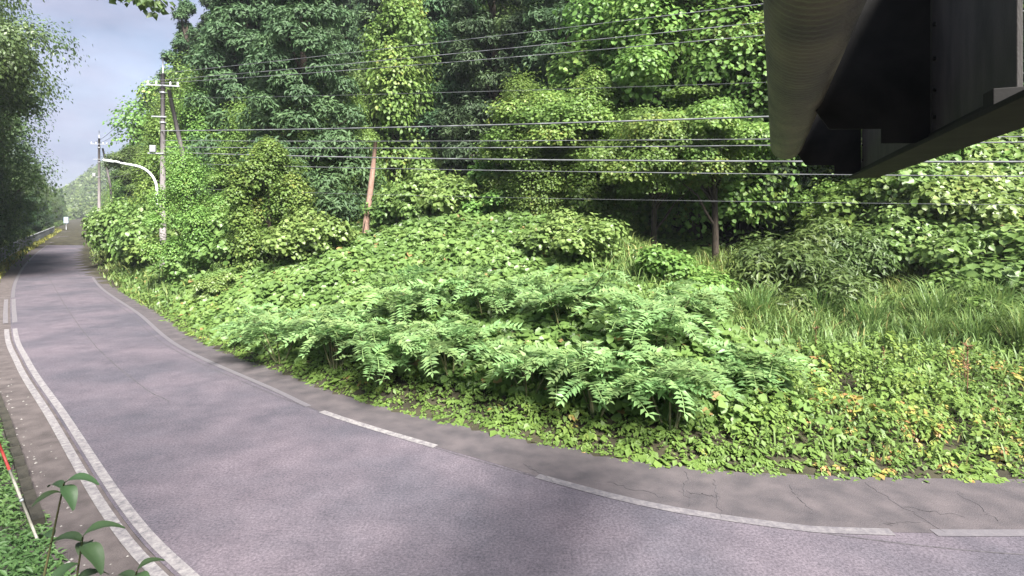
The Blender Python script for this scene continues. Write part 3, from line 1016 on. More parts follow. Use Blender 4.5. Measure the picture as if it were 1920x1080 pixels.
# verge on the outer side of the road: dense low leaves close by, yellow green weeds further on
x = rng.uniform(-17, -4, 150000)
y = rng.uniform(3.0, 19, 150000)
el = e_left(x, y)
wk = np.interp(y, SWY, SWW)
k = (el > np.where(y < 8.5, wk - 0.12, wk + 0.12)) & (el < wk + 4.5) & (x > -1.0 * y - 1) & ((y > 8.5) | (el > wk - 0.12))
x, y, el, wk = x[k], y[k], el[k], wk[k]
hk = (0.16 + 1.3 * fbm(x * 0.9, y * 0.9, 3) ** 1.3) * smooth01(-0.2, 1.0, el - wk)
z = 0.02 + hk * (1 - 0.7 * rng.random(len(x)) ** 1.7)
me = leaves('verge_leaves', np.c_[x, y, z], np.array([0.3, -0.2, 0.9]) + rng.normal(size=(len(x), 3)) * 0.5,
            np.c_[rng.normal(size=(len(x), 2)) + np.array([0.4, -0.2]), np.full(len(x), -0.4)], 0.095 * rng.uniform(0.6, 1.4, len(x)),
            0.1 + 0.6 * fbm(x * 1.1, y * 1.1, 2) + 0.3 * rng.random(len(x)), T_NARROW, M['fern'])
tag(link('verge_leaves', me), 'low ferny greenery spilling over the dark kerb', 'undergrowth', kind='stuff')

x = rng.uniform(-125, -14, 260000)
y = rng.uniform(18, 160, 260000)
el = e_left(x, y)
k = (el > 0.7) & (el < 4.0) & (x > -0.95 * y - 3) & (rng.random(len(x)) < np.clip(40 / y, 0.25, 1))
x, y, el = x[k], y[k], el[k]
me = blades('verge_weeds', x, y, np.full(len(x), -0.05), rng.uniform(0.25, 0.6, len(x)) * np.interp(el, [0.6, 1.7, 2.4], [0.6, 0.9, 1.6]), 0.012 + 0.0007 * y, M['yellow_weed'],
            0.2 + 0.6 * rng.random(len(x)), 0.6)
tag(link('verge_weeds', me), 'yellow green weeds in a strip along the roadside fence', 'weeds', kind='stuff')

# weeds along the wooded edge of the far road
x = rng.uniform(-110, -15, 150000)
y = rng.uniform(25, 140, 150000)
e = e_right(x, y)
k = (e > -0.1) & (e < 2.6) & (rng.random(len(x)) < np.clip(45 / y, 0.3, 1))
x, y, e = x[k], y[k], e[k]
me = blades('bank_weeds', x, y, ground(x, y) - 0.03, rng.uniform(0.25, 0.7, len(x)) * np.interp(e, [0, 1], [0.5, 1.3]), 0.016 + 0.0008 * y, M['grass'], 0.1 + 0.75 * rng.random(len(x)), 0.7)
tag(link('bank_weeds', me), 'green weeds fringing the wooded edge of the far road', 'weeds', kind='stuff')

# leaf litter and grit on the dusty strip
n = 900
x = rng.uniform(-14, -4, n * 12)
y = rng.uniform(6, 16, n * 12)
el = e_left(x, y)
wk = np.interp(y, SWY, SWW)
k = (el > 0.15) & (el < wk) & (rng.random(len(x)) < np.clip((el / wk) ** 3, 0, 1) * 0.35)
x, y = x[k], y[k]
V, F = [], []
for i in range(len(x)):
    r_ = random.uniform(0.008, 0.03)
    b = len(V)
    for a in range(4):
        th = a * 1.5708 + random.random()
        V.append((x[i] + math.cos(th) * r_, y[i] + math.sin(th) * r_, 0.0))
    V.append((x[i], y[i], r_ * random.uniform(0.5, 1.0)))
    F += [(b + a, b + (a + 1) % 4, b + 4) for a in range(4)]
me = mesh_np('grit', V, F, M['concrete'])
tag(link('grit', me), 'scattered pale grit on the dusty strip beside the kerb', 'gravel', kind='stuff')


# ------------------------------------------------------------------ compound leaved shrubs in front of the bank
def frond_mesh(seed, L=0.85, pairs=10):
    g = np.random.default_rng(seed)
    P, Nn, D, sz = [], [], [], []
    pt = lambda t: np.array([0, L * t, 0.16 * L * math.sin(t * 2.2) - 0.28 * L * t * t])
    for i in range(pairs):
        t = 0.16 + 0.82 * i / (pairs - 1)
        for s_ in (-1, 1):
            P.append(pt(t))
            Nn.append((g.normal() * 0.18 - s_ * 0.15, g.normal() * 0.18, 1))
            D.append((s_, 0.35 + 0.3 * t, -0.30 + g.normal() * 0.12))
            sz.append(L * (0.30 - 0.13 * abs(t - 0.45)) * g.uniform(0.85, 1.1))
    P.append(pt(1.0)); Nn.append((0, 0.2, 1)); D.append((0, 1, -0.4)); sz.append(L * 0.2)
    tpl = (np.array([(0, 0, 0), (0.20, 0.40, 0.05), (0, 1, -0.08), (-0.20, 0.40, 0.05)]), np.array([(0, 1, 2), (0, 2, 3)]))
    tint = 0.25 + 0.6 * g.random(len(P))
    a, b = np.array(P), np.array(sz)
    tv, tf = tpl
    Nn, D = unit(np.array(Nn, float)), np.array(D, float)
    X = unit(np.cross(D, Nn))
    Y = unit(np.cross(Nn, X))
    V = a[:, None] + b[:, None, None] * (tv[None, :, 0, None] * X[:, None] + tv[None, :, 1, None] * Y[:, None] + tv[None, :, 2, None] * Nn[:, None])
    F = ((np.arange(len(a)) * 4)[:, None, None] + tf[None]).reshape(-1, 3)
    V = V.reshape(-1, 3)
    # midrib as a thin three sided strip
    mid = [pt(t) for t in np.linspace(0, 1, 5)]
    n0 = len(V)
    mv = np.array([q + np.array(o) for q in mid for o in ((-0.006, 0, 0), (0.006, 0, 0))])
    mf = []
    for i in range(4):
        a0 = n0 + 2 * i
        mf += [(a0, a0 + 1, a0 + 3), (a0, a0 + 3, a0 + 2)]
    V = np.concatenate([V, mv])
    F = np.concatenate([F, np.array(mf)])
    return mesh_np('frond', V, F, M['frond'], np.r_[np.repeat(tint, 2), np.full(len(mf), 0.9)])


FR = [frond_mesh(k, 0.85, 10) for k in range(4)]


def sumac(x, y, H, Rr, n, label, seed):
    g = np.random.default_rng(seed)
    root = empty('compound_leaved_shrub', (x, y, float(ground(x, y)[0]) - 0.05))
    tag(root, label, 'shrub')
    tips = []
    mb = MB()
    ns = max(4, n // 9)
    for i in range(ns):
        a = 2 * math.pi * (i + g.random()) / ns
        rr = Rr * g.uniform(0.25, 0.85)
        tip = np.array([math.cos(a) * rr, math.sin(a) * rr, H * g.uniform(0.55, 1.0)])
        b = np.array([math.cos(a) * 0.1, math.sin(a) * 0.1, 0])
        mid = (b + tip) * 0.5 + np.array([0, 0, 0.12 * H])
        mb.tube([b, mid, tip], [0.025, 0.018, 0.008], 5)
        tips.append((mid, tip))
    mb.build('stems', M['stem_green'], root, True)
    for i in range(n):
        mid, tip = tips[i % ns]
        f = g.random() ** 0.6
        p = mid * (1 - f) + tip * f
        o = link('frond', FR[i % 4], root, p)
        o.rotation_euler = (g.uniform(-0.35, 0.45), g.uniform(-0.35, 0.35), g.random() * 6.283)
        sc = g.uniform(0.6, 1.2)
        o.scale = (sc, sc, sc)
    return root


for i, (x, y, H, Rr, n, lab) in enumerate([
    (-6.6, 17.6, 1.5, 1.2, 40, 'compound leaved shrub by the road edge, farthest up the bend'),
    (-4.6, 16.4, 1.7, 1.3, 54, 'bushy compound leaved shrub arching over the bare shoulder'),
    (-3.0, 15.0, 1.6, 1.2, 50, 'compound leaved shrub whose fronds hang over a dark gap at the road edge'),
    (-2.6, 17.6, 1.9, 1.4, 48, 'taller compound leaved shrub set back on the kudzu bank'),
    (-1.2, 14.6, 1.6, 1.2, 44, 'compound leaved shrub behind the start of the white edge line'),
    (-0.4, 16.8, 1.8, 1.3, 44, 'compound leaved shrub half sunk in kudzu mid bank'),
    (0.6, 13.4, 1.5, 1.1, 44, 'compound leaved shrub above the end of the white edge line'),
    (1.6, 15.6, 2.0, 1.4, 54, 'yellowish topped compound leaved shrub mid bank'),
    (2.0, 12.5, 1.5, 1.1, 50, 'compound leaved shrub with wide fronds over the shaded road edge'),
    (3.4, 13.8, 2.0, 1.3, 56, 'tall compound leaved shrub standing above the others near the meadow'),
    (3.2, 11.9, 1.4, 1.0, 48, 'compound leaved shrub drooping almost to the cracked shoulder'),
    (4.6, 15.4, 1.7, 1.2, 40, 'compound leaved shrub where the bank turns into meadow'),
    (5.2, 13.0, 1.2, 0.9, 28, 'small compound leaved shrub at the meadow edge'),
    (-8.4, 19.6, 1.1, 0.9, 24, 'small compound leaved shrub low on the bank beside the bend')]):
    sumac(x + (-0.25 if i < 9 else -0.1), y - 0.75, H, Rr, int(n * 1.5), lab, 100 + i)


# silver grass tufts behind the meadow
def tuft_mesh(seed, n, h):
    g = np.random.default_rng(seed)
    r_ = g.random(n) ** 0.5 * 0.35
    a = g.random(n) * 6.283
    return blades('silver_grass', r_ * np.cos(a), r_ * np.sin(a), np.zeros(n), h * g.uniform(0.6, 1.1, n), np.full(n, 0.016), M['grass'], 0.15 + 0.6 * g.random(n), 0.55)


TU = [tuft_mesh(1, 150, 1.5), tuft_mesh(2, 190, 1.7)]
for i, (x, y, sc) in enumerate([(6.4, 17.4, 0.8), (7.2, 16.8, 0.9), (8.0, 17.6, 1.0), (9.4, 17.4, 0.85), (10.4, 16.6, 0.9), (12.2, 16.4, 1.0), (13.2, 16.0, 1.0), (14.0, 16.6, 1.1),
                                 (14.6, 15.4, 1.0), (13.4, 14.8, 0.9), (12.4, 15.4, 0.8), (15.6, 17.0, 1.1), (11.4, 15.6, 0.8), (5.8, 16.2, 0.7), (15.0, 14.2, 0.9)]):
    o = link('silver_grass_tuft', TU[i % 2], None, (x, y, float(ground(x, y)[0])))
    o.rotation_euler = (0, 0, random.uniform(0, 6.28))
    o.scale = (sc, sc, sc)
    tag(o, 'arching tuft of tall grass along the back of the meadow', 'grass tuft', 'tall grass tufts behind the meadow')


# dry seed stalks in the meadow
def stalk_mesh(seed):
    g = np.random.default_rng(seed)
    mb = MB()
    top = np.array([g.normal() * 0.06, g.normal() * 0.06, 1.0])
    mb.tube([(0, 0, -0.05), top * 0.5 + g.normal(size=3) * 0.02, top], [0.009, 0.008, 0.005], 5)
    for k in range(26):
        t = 0.55 + 0.45 * g.random()
        p = top * t
        d = unit(np.array([[g.normal(), g.normal(), 0.8]]))[0] * g.uniform(0.04, 0.11)
        mb.tube([p, p + d], [0.012, 0.004], 4)
    return mb.mesh('dry_stalk', M['rust_stalk'])


ST = [stalk_mesh(k) for k in range(3)]
for i, (x, y, sc) in enumerate([(10.0, 12.5, 1.2), (10.6, 13.3, 0.7), (8.9, 13.6, 0.7), (7.6, 14.2, 0.9), (5.6, 15.6, 0.8)]):
    o = link('dry_seed_stalk', ST[i % 3], None, (x, y, float(ground(x, y)[0]) + 0.1))
    o.scale = (sc, sc, sc)
    o.rotation_euler = (0, 0, i * 1.3)
    tag(o, 'thin rust brown dry seed stalk poking out of the meadow', 'plant', 'dry seed stalks in the meadow')

# ------------------------------------------------------------------ bare trunk and stump above the kudzu
zt = float(ground(-7.4, 29.5)[0])
mb = MB().tube([(-7.62, 29.5, zt - 0.3), (-7.55, 29.5, zt + 1.0), (-7.38, 29.5, zt + 2.2), (-7.22, 29.5, zt + 3.6), (-7.08, 29.5, zt + 5.0)], [0.19, 0.165, 0.15, 0.13, 0.10], 10)
o = mb.build('dead_tree_trunk', M['dead_wood'], None, True)
tag(o, 'bare brown dead tree trunk leaning above the kudzu bank', 'trunk')
mb = MB().tube([(-7.5, 29.4, zt + 1.3), (-7.66, 29.3, zt + 0.4), (-7.72, 29.3, zt - 0.4)], [0.02, 0.035, 0.03], 6)
mb.build('hanging_vine', M['bark'], o, True)
zt = float(ground(-2.7, 29)[0])
o = MB().tube([(-2.75, 29, zt - 0.2), (-2.7, 29, zt + 0.6), (-2.58, 29, zt + 1.35)], [0.20, 0.16, 0.11], 9).build('broken_stump', M['dead_wood'], None, True)
tag(o, 'short broken brown stump at the top of the kudzu bank', 'stump')

# ------------------------------------------------------------------ utility poles, brace, wires
PX, PY = -21.0, 34.2
pz = float(ground(PX, PY)[0]) - 0.3


def utility_pole(x, y, z0, top, rz, label, lamp=False):
    root = empty('utility_pole', (x, y, z0), rz)
    tag(root, label, 'utility pole')
    H = top - z0
    MB().tube([(0, 0, 0), (0, 0, H * 0.5), (0, 0, H)], [0.19, 0.155, 0.115], 14).build('pole_shaft', M['pole'], root, True)
    arm = MB().box(-0.05, 0.05, -0.04, 0.04, 0, 0)
    arm = MB()
    arm.box(-0.85, 0.95, -0.21, -0.13, H - 0.78, H - 0.70)
    a = arm.build('crossarm', M['galv'], root)
    for xx in (-0.75, -0.3, 0.45, 0.85):
        MB().lathe([(0.03, 0), (0.06, 0.03), (0.04, 0.08), (0.06, 0.12), (0.03, 0.2)], (xx, -0.17, H - 0.70)).build('insulator', M['porcelain'], a, True)
    MB().tube([(0, 0, H), (0, 0, H + 0.95)], [0.045, 0.035], 8).build('top_spike', M['galv'], root, True)
    for zz in (H - 1.2, H - 3.0):
        MB().lathe([(0.185, 0), (0.185, 0.09)], (0, 0, zz), 14).build('pole_band', M['galv'], root, True)
    b2 = MB().box(-0.55, 0.25, -0.21, -0.14, H - 2.65, H - 2.58).build('lower_arm', M['galv'], root)
    MB().box(-0.62, -0.30, -0.33, -0.13, H - 4.75, H - 4.35).build('cable_box', M['galv'], root, bevel=0.02)
    b3 = MB().box(-0.75, 0.1, -0.22, -0.15, H - 4.85, H - 4.78).build('lower_arm', M['galv'], root)
    return root, H


pole, PH = utility_pole(PX, PY, pz, 12.9, 0.25, 'weathered concrete utility pole carrying a curved white street lamp arm')
# lamp arm: up beside the pole, then curving out over the road
lz = 4.5 + (400 - 385) / FPX * PY - pz
lam = MB()
pts = [(-0.30, -0.05, lz), (-0.30, -0.05, lz + 0.9)]
for k in range(1, 9):
    a = k / 8 * R(82)
    pts.append((-0.30 - 1.25 * (1 - math.cos(a)), -0.05 - 0.25 * (1 - math.cos(a)), lz + 0.9 + 1.45 * math.sin(a)))
pts += [(-2.2, -0.45, lz + 2.48)]
lam.tube(pts, [0.075] * 2 + [0.07] * 8 + [0.06], 10).build('lamp_arm', M['white_metal'], pole, True)
hd = MB()
Mh = Matrix.Translation((-2.5, -0.52, lz + 2.56)) @ Matrix.Rotation(R(12), 4, 'Z') @ Matrix.Rotation(R(8), 4, 'Y')
hd.box(-0.42, 0.40, -0.11, 0.11, -0.04, 0.05, Mh)
lh = hd.build('lamp_head', M['white_metal'], pole, bevel=0.03)
MB().box(-0.36, 0.12, -0.085, 0.085, -0.062, -0.042, Mh).build('lamp_lens', M['lens'], lh)
for zz in (lz + 0.15, lz + 0.75):
    MB().box(-0.36, -0.02, -0.09, 0.0, zz, zz + 0.05).build('arm_clamp', M['galv'], pole)

bz = float(ground(-20.3, 36.4)[0])
o = MB().tube([(-20.2, 36.2, bz - 0.3), (-20.5, 35.7, 7.4), (-20.88, 34.6, 12.0)], [0.17, 0.145, 0.11], 12).build('brace_pole', M['pole'], None, True)
tag(o, 'leaning concrete brace pole propping the lamp bearing utility pole', 'pole')

FX, FY = -51.2, 70.5
fz = float(ground(FX, FY)[0]) - 0.3
fpole, FH = utility_pole(FX, FY, fz, 13.8, 0.4, 'distant slim utility pole rising beside the far road against the sky')
o = MB().tube([(-49.9, 71.5, fz), (-50.3, 71.2, 8.0), (-50.9, 70.7, 12.6)], [0.17, 0.14, 0.1], 8).build('brace_pole', M['pole'], None, True)
tag(o, 'short leaning brace pole propping the distant utility pole', 'pole')

EX, EY = 17.5, 13.2
ez = float(ground(EX, EY)[0]) - 0.3
epole, EH = utility_pole(EX, EY, ez, 11.6, -0.5, 'concrete utility pole at the right hand end of the span over the meadow')
epole['label'] = 'concrete utility pole standing in the meadow past the girder'


def wire(p, q, r, label, sag=0.15):
    p, q = np.array(p, float), np.array(q, float)
    pts = [p * (1 - t) + q * t - np.array([0, 0, sag * 4 * t * (1 - t)]) for t in np.linspace(0, 1, 25)]
    o = MB().tube(pts, r, 6).build('overhead_wire', M['wire'], None, True)
    tag(o, label, 'wire')


def zat(row, yy): return CAM_H + (400 - row) / FPX * yy


xe = px(EX, EY)
span = [  # row at the left pole, row wanted at column 1430 , radius, label
    (140, 8, 0.018, 'topmost wire of the span over the bank'),
    (152, 40, 0.020, 'second wire from the top of the span over the bank'),
    (157, 62, 0.020, 'third wire from the top of the span over the bank'),
    (186, 152, 0.010, 'thin dark wire below the three top wires'),
    (246, 214, 0.045, 'thick bundled cable, highest of the lower set'),
    (264, 258, 0.022, 'slim cable just beneath the thick bundled cable'),
    (276, 268, 0.030, 'pale cable third down in the lower set'),
    (286, 296, 0.045, 'thick pale cable fourth down in the lower set'),
    (306, 322, 0.024, 'lowest of the main cables above the kudzu bank'),
    (352, 372, 0.010, 'very thin lone wire under the main cables')]
for i, (ra, rb, rr, lab) in enumerate(span):
    re_ = ra + (rb - ra) * (xe - px(PX, PY)) / (1430 - px(PX, PY))
    side = -0.3 + 0.08 * i
    wire((PX + side, PY - 0.17, zat(ra, PY)), (EX + side * 0.5, EY - 0.2, zat(re_, EY)), rr * 0.7, lab, 0.1 + 0.02 * (i * 7 % 5))
for i, (dz, lab) in enumerate([(-0.5, 'highest wire running on to the distant utility pole'), (-0.62, 'second wire running on to the distant utility pole'), (-4.7, 'low cable running on to the distant utility pole')]):
    wire((PX - 0.6 + 0.6 * i, PY, 12.9 + dz), (FX - 0.6 + 0.6 * i, FY, 13.8 + dz), 0.02, lab, 0.6)

# ------------------------------------------------------------------ fence on the outer verge, far sign
FEN = offset(near_part(LEFT, 42, 135), LS * 1.7)
df = along(FEN)
fr = empty('roadside_fence', (0, 0, 0))
tag(fr, 'grey slatted metal fence along the outer verge of the bend', 'fence')
post = MB().box(-0.05, 0.05, -0.05, 0.05, -0.2, 1.45).mesh('post', M['fence'])
slat = MB().box(-0.12, 0.12, -0.012, 0.012, 0.12, 1.30).mesh('slat', M['fence'])
for nm, st, mesh_ in (('post', 2.4, post), ('slat', 0.40, slat)):
    s = 0.2 if nm == 'slat' else 0.0
    while s < df[-1]:
        p = np.array([np.interp(s, df, FEN[:, k]) for k in (0, 1)])
        q = np.array([np.interp(s + 0.2, df, FEN[:, k]) for k in (0, 1)])
        o = link(nm, mesh_, fr, (p[0], p[1], 0))
        o.rotation_euler = (0, 0, math.atan2(q[1] - p[1], q[0] - p[0]))
        s += st
for zz in (0.25, 1.32):
    MB().tube([(p[0], p[1], zz) for p in FEN[::4]], 0.04, 6).build('rail', M['galv'], fr, True)

sg = empty('road_sign', (-119.2, 152, 0))
tag(sg, 'small pale blue road sign on a post at the vanishing end of the road', 'sign')
MB().tube([(0, 0, -0.2), (0, 0, 3.4)], 0.06, 8).build('post', M['galv'], sg, True)
MB().box(-0.6, 0.6, -0.09, -0.06, 1.9, 3.5).build('sign_face', M['sign_face'], sg, bevel=0.01)

# ------------------------------------------------------------------ snow pole and big leaved plant by the kerb
ba, tp = Vector((-6.45, 7.75, 0.0)), Vector((-7.35, 7.9, 1.85))
d = (tp - ba).normalized()
sp = empty('snow_pole', ba)
tag(sp, 'leaning red and white snow marker pole in the ferny verge', 'marker pole')
q = d.to_track_quat('Z', 'Y').to_matrix().to_4x4()
L = (tp - ba).length
for a, b, mt, nm in [(-0.2, 0.62, 'pole_white', 'white_band'), (0.62, 0.66, 'galv', 'collar'), (0.66, 1.08, 'pole_white', 'white_band'), (1.08, 1.5, 'red', 'red_band'), (1.5, L, 'pole_white', 'white_band')]:
    rr = 0.024 if nm == 'collar' else 0.017
    MB().tube([q @ Vector((0, 0, a)), q @ Vector((0, 0, b))], rr, 10).build(nm, M[mt], sp, True)


def big_leaf(seed):
    g = np.random.default_rng(seed)
    n = 9
    V, F = [], []
    for i in range(n):
        t = i / (n - 1)
        w = 0.30 * math.sin(math.pi * min(1, t * 0.92 + 0.04)) ** 0.8 * (1 - 0.35 * t)
        zc = 0.16 * math.sin(t * 2.4) - 0.42 * t * t
        for s_ in (-1, -0.5, 0, 0.5, 1):
            V.append((w * s_, t, zc + abs(s_) * 0.10 * w / 0.3 + 0.015 * math.sin(9 * t + s_)))
    for i in range(n - 1):
        for j in range(4):
            F.append((i * 5 + j, i * 5 + j + 1, i * 5 + j + 6, i * 5 + j + 5))
    return mesh_np('leaf', V, F, M['broad_leaf_plant'], np.full(len(F), g.random()), True)


BL = [big_leaf(k) for k in range(3)]


def big_plant(base, top, leafs, label):
    root = empty('large_leaved_plant', base)
    tag(root, label, 'plant')
    b, t = Vector(base), Vector(top)
    mid = (b + t) / 2 + Vector((0.05, 0.03, 0.0))
    MB().tube([Vector((0, 0, -0.1)), mid - b, t - b], [0.016, 0.012, 0.007], 7).build('stem', M['stem_green'], root, True)
    for k, (f, az, tilt, ln) in enumerate(leafs):
        p = (mid - b) * (1 - f) + (t - b) * f
        o = link('leaf', BL[k % 3], root, p)
        o.rotation_euler = (R(tilt), 0, R(az))
        o.scale = (ln * 0.75, ln * 0.75, ln * 0.75)
    return root


big_plant((-4.55, 5.0, -0.05), (-3.98, 5.05, 2.1), [(1, -80, 10, .36), (0.98, -120, -25, .32), (0.96, 70, 10, .26), (0.92, 150, 10, .28), (0.55, 60, 0, .3)],
          'large leaved plant with its stem bare below the top, over the dusty strip')
big_plant((-4.2, 5.05, -0.05), (-3.85, 5.1, 1.60), [(1, -60, 15, .40), (0.9, -110, -20, .42), (0.95, 100, 15, .36), (0.8, 20, 10, .34), (0.7, 160, 0, .36), (0.5, -30, 0, .36), (0.3, 200, 0, .36)],
          'dense large leaved plant beneath the taller one by the verge')
big_plant((-3.6, 4.75, -0.05), (-3.2, 4.85, 1.45), [(1, -60, 25, .26), (0.95, -120, 0, .28), (0.9, 80, 20, .24), (0.85, 0, 10, .24), (0.6, 180, 0, .28)],
          'small large leaved plant closest to the double white line')
big_plant((-2.3, 4.35, -0.05), (-2.02, 4.42, 1.60), [(1, -75, 30, .16), (0.97, 60, 30, .15), (0.9, -150, 10, .15)],
          'little leafy sprig standing alone on the asphalt side of the double line')

# ------------------------------------------------------------------ steel girder, bracket plates and pipe overhead
U = Vector((0.418, 0.908, 0)).normalized()
W = Vector((0.908, -0.418, 0)).normalized()


def gp(s_, v_, z_): return U * s_ + W * v_ + Vector((0, 0, CAM_H + z_))


GM = Matrix((( U.x, W.x, 0, 0), (U.y, W.y, 0, 0), (0, 0, 1, CAM_H), (0, 0, 0, 1)))


def gbox(name, s0, s1, v0, v1, z0, z1, mat, parent, bevel=0.003):
    return MB().box(s0, s1, v0, v1, z0, z1, GM).build(name, mat, parent, bevel=bevel)


gr = empty('steel_girder', gp(2.5, 0.86, 0.375))
tag(gr, 'dark steel girder end with bracket plates jutting overhead above the road', 'girder')
bpy.context.view_layer.update()


def gadd(o):
    o.parent = gr
    o.matrix_parent_inverse = Matrix.Translation(-gr.location)
    return o


gadd(gbox('web', 2.82, 7.08, 0.855, 0.875, 0.405, 1.55, M['steel_web'], None))
gadd(gbox('bottom_flange', 1.2, 7.12, 0.735, 1.005, 0.378, 0.402, M['steel_dark'], None))
gadd(gbox('flange_angle', 2.84, 7.06, 0.79, 0.852, 0.403, 0.415, M['steel_web'], None))
gadd(gbox('flange_angle', 2.84, 7.06, 0.838, 0.853, 0.417, 0.475, M['steel_dark'], None))
gadd(gbox('splice_plate', 2.70, 2.816, 0.75, 0.99, 0.404, 0.47, M['steel_dark'], None))


def plate(name, s_, outline, th=0.014):
    mb = MB()
    n = len(outline)
    a = [gp(s_ - th / 2, v_, z_) for v_, z_ in outline]
    b = [gp(s_ + th / 2, v_, z_) for v_, z_ in outline]
    mb.add(a + b, [tuple(range(n)), tuple(range(2 * n - 1, n - 1, -1))] + [(i, i + n, (i + 1) % n + n, (i + 1) % n) for i in range(n)])
    return gadd(mb.build(name, M['steel_dark'], None))


OUT = [(0.29, 1.5), (0.29, 0.95), (0.18, 0.76), (0.32, 0.535), (0.60, 0.52), (0.60, 0.43), (0.85, 0.42), (0.85, 1.5)]
plate('bracket_plate', 4.13, OUT)
plate('bracket_plate', 7.09, OUT)
for s_ in (4.13, 7.09):
    gadd(gbox('web_stiffener', s_ - 0.02, s_ - 0.008, 0.853 - 0.002, 0.8535, 0.48, 1.5, M['steel_web'], None, 0))
    for zz in (0.56, 0.72, 0.9, 1.1):
        mb = MB()
        mb.tube([gp(s_ - 0.10, 0.842, zz), gp(s_ - 0.10, 0.856, zz)], 0.012, 8)
        gadd(mb.build('bolt', M['steel_dark'], None))
gadd(gbox('top_flange', 1.0, 7.15, 0.74, 1.0, 1.552, 1.58, M['steel_dark'], None))

slab_ = gbox('shade_slab', -4.5, 2.2, 0.03, 1.2, 1.585, 1.85, M['concrete'], None, 0.01)  # added out of view: holds the girder and keeps it dark
tag(slab_, 'unseen concrete slab added above the steel girder to carry and shade it', 'added slab')
pr = gbox('bridge_pier', -4.6, -3.9, 0.2, 1.3, -4.6, 1.583, M['concrete'], None, 0.02)
tag(pr, 'concrete pier carrying the added slab and girder', 'pier')


def pipe_mat():
    m = noise_mat('corrugated_pipe', (0.055, 0.052, 0.044), (0.135, 0.125, 0.085), 2.2, 0.5, 9, 0.35, 0.68, 0.3, 40, spec=0.4, stretch=(1, 1, 4))
    return m


pp = MB()
n = 28
prof_s = np.linspace(0.6, 7.16, 620)
V, F = [], []
for i, s_ in enumerate(prof_s):
    rr = 0.162 + 0.0040 * math.sin(s_ * 2 * math.pi / 0.06 + 0.8 * math.sin(s_ * 3.1))
    for k in range(n):
        a = 2 * math.pi * k / n
        V.append(gp(s_ + 0.02 * math.sin(a * 1), 0.130 + rr * math.cos(a), 0.775 + rr * math.sin(a)))
for i in range(len(prof_s) - 1):
    for k in range(n):
        F.append((i * n + k, i * n + (k + 1) % n, (i + 1) * n + (k + 1) % n, (i + 1) * n + k))
me = mesh_np('pipe', [tuple(v) for v in V], F, pipe_mat(), smooth=True)
pipe = empty('overhead_pipe', gp(4, 0.13, 0.6))
tag(pipe, 'thick olive grey ribbed pipe slung beside the steel girder', 'pipe')
o = link('pipe_body', me, pipe)
o.matrix_parent_inverse = Matrix.Translation(-pipe.location)
mb = MB().tube([gp(7.13, 0.13, 0.775), gp(7.17, 0.13, 0.775)], 0.150, 28)
o = mb.build('end_cap', M['steel_dark'], pipe, True)
o.matrix_parent_inverse = Matrix.Translation(-pipe.location)
mb = MB().tube([gp(0.4, 0.13, 0.775), gp(0.64, 0.13, 0.775)], 0.17, 28)
o = mb.build('coupling', M['steel_dark'], pipe, True)
o.matrix_parent_inverse = Matrix.Translation(-pipe.location)
for s_ in (4.0, 7.0):
    mb = MB().tube([gp(s_ - 0.03, 0.13, 0.775), gp(s_ + 0.03, 0.13, 0.775)], 0.1675, 28)

# ------------------------------------------------------------------ tree beside the camera: its boughs shade the near lane, one spray shows
g = np.random.default_rng(77)
ov = empty('overhanging_tree', (-13.0, 3.0, -0.1))
tag(ov, 'leafy tree by the near verge with a spray of dark leaves hanging against the sky', 'tree')
cl = []
for i in range(36):
    c = np.array([g.uniform(-10, 0.0), g.uniform(-8, 3.5), g.uniform(9.5, 14)])
    if c[1] > 0.5 and c[2] - 0.9 < CAM_H + 0.375 * c[1] + 0.7: continue
    s_ = g.uniform(0.7, 1.2)
    cl.append((*c, s_ * 1.2, s_ * 1.2, s_ * 0.55))
nbase = len(cl)
cl += [(-7.35, 11.6, 8.75, 0.38, 0.38, 0.22), (-7.75, 11.7, 8.95, 0.32, 0.32, 0.2), (-8.3, 11.7, 9.0, 0.25, 0.25, 0.14), (-7.0, 11.5, 9.05, 0.3, 0.3, 0.2)]
P, Nn, D, k = clump_leaves(np.array(cl), 240, g, 0.5, 0.5, 0.3)
keep = (k < nbase) | (g.random(len(k)) < 0.22)
P, Nn, D, k = P[keep], Nn[keep], D[keep], k[keep]
me = leaves('overhang_crown', P - np.array([-13.0, 3.0, -0.1]), Nn, D, 0.17 * g.uniform(0.7, 1.3, len(P)), 0.2 + 0.6 * g.random(len(P)), T_KITE, M['left_tree'])
link('crown', me, ov)
mb = MB()
mb.tube([(0, 0, -0.2), (0.2, 0.2, 3), (0.8, 0.6, 6), (1.6, 1.2, 9), (2.5, 1.5, 12)], [0.36, 0.27, 0.22, 0.16, 0.08], 10)
mb.tube([(1.2, 0.9, 7.5), (3.2, 4.2, 9.6), (4.8, 7.4, 9.9), (5.6, 8.6, 9.15), (5.9, 8.7, 8.85)], [0.12, 0.09, 0.05, 0.02, 0.006], 7)
for i in range(12):
    c = np.array(cl[g.integers(0, nbase)][:3]) - np.array([-13, 3, -0.1])
    b = np.array([1.2, 0.9, 7.0 + g.random() * 2])
    mb.tube([b, (b + c) / 2 + np.array([0, 0, 0.5]), c], [0.09, 0.06, 0.02], 6)
mb.build('trunk', M['bark'], ov, True)

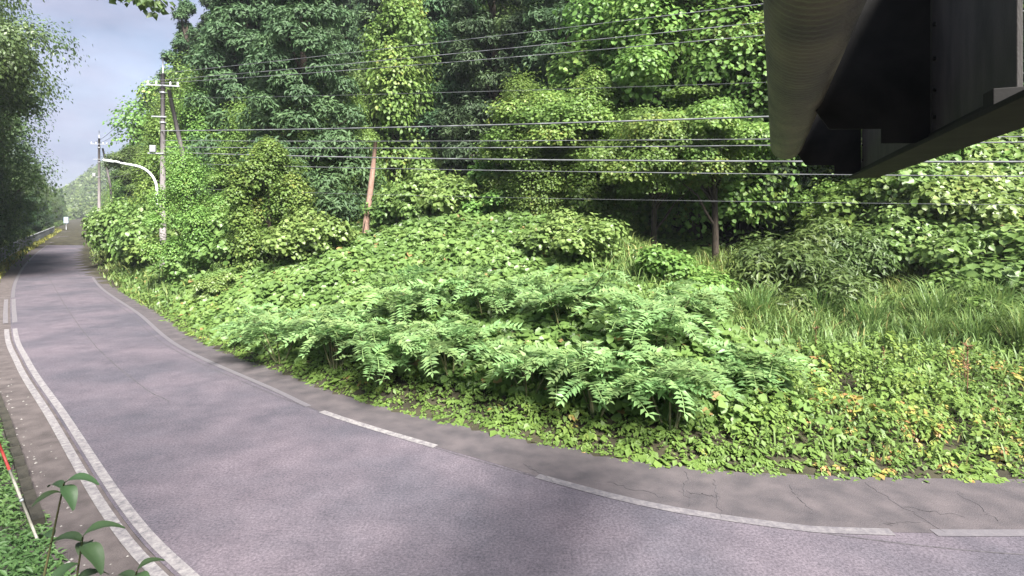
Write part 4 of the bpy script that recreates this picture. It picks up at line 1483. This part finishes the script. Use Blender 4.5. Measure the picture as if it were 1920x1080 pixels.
# ------------------------------------------------------------------ far wooded hill closing the valley
hx = np.linspace(-900, 120, 120)
hy = np.linspace(330, 760, 60)
HX, HY = np.meshgrid(hx, hy)
ridge = np.interp(HX / HY, [-1.1, -0.95, -0.83, -0.775, -0.735, -0.68, -0.5, 0], [8, 8, 12, 26, 44, 62, 95, 120])
HZ = ridge * smooth01(330, 560, HY) * (1 - 0.3 * smooth01(600, 760, HY)) + (fbm(HX * 0.03, HY * 0.03) - 0.5) * 10 * smooth01(330, 400, HY) - 0.3
nx = len(hx)
ii = (np.arange(len(hy) - 1)[:, None] * nx + np.arange(nx - 1)[None]).ravel()
hm = mesh_np('hill', np.c_[HX.ravel(), HY.ravel(), HZ.ravel()], np.c_[ii, ii + 1, ii + nx + 1, ii + nx], M['hill'], smooth=True)
tag(link('hill', hm), 'distant wooded hill closing the end of the valley', 'hill', kind='structure')
n = 26000
yy = rng.uniform(335, 600, n)
xx = yy * rng.uniform(-0.93, -0.62, n)
from_h = np.interp(xx / yy, [-1.1, -0.95, -0.83, -0.775, -0.735, -0.68, -0.5, 0], [8, 8, 12, 26, 44, 62, 95, 120]) * smooth01(330, 560, yy) \
    + (fbm(xx * 0.03, yy * 0.03) - 0.5) * 10 * smooth01(330, 400, yy) - 0.3
N_ = rdir(n) * 0.7 + np.array([0, -0.4, 0.6])
me = leaves('far_wood', np.c_[xx, yy, from_h + rng.random(n) ** 0.5 * (2 + 7 * fbm(xx * 0.15, yy * 0.15, 2))], N_, rdir(n), rng.uniform(1.5, 3.4, n), rng.random(n), T_KITE, M['broad'])
tag(link('far_wood', me), 'far off wood covering the distant hill', 'wood', kind='stuff')

# ------------------------------------------------------------------ the valley's damp summer air
hz = MB().box(-960, 260, -70, 800, -2.0, 160).mesh('haze', M['wire'])
hz.materials.clear()
hmat = bpy.data.materials.new('haze')
hmat.use_nodes = True
hn = hmat.node_tree.nodes
hn.clear()
pv = hn.new('ShaderNodeVolumePrincipled')
pv.inputs['Color'].default_value = (0.86, 0.91, 1.0, 1)
pv.inputs['Density'].default_value = 0.0004
pv.inputs['Anisotropy'].default_value = 0.2
mo = hn.new('ShaderNodeOutputMaterial')
hmat.node_tree.links.new(pv.outputs['Volume'], mo.inputs['Volume'])
hz.materials.append(hmat)
tag(link('haze', hz), 'thin damp summer haze filling the valley', 'haze', kind='stuff')
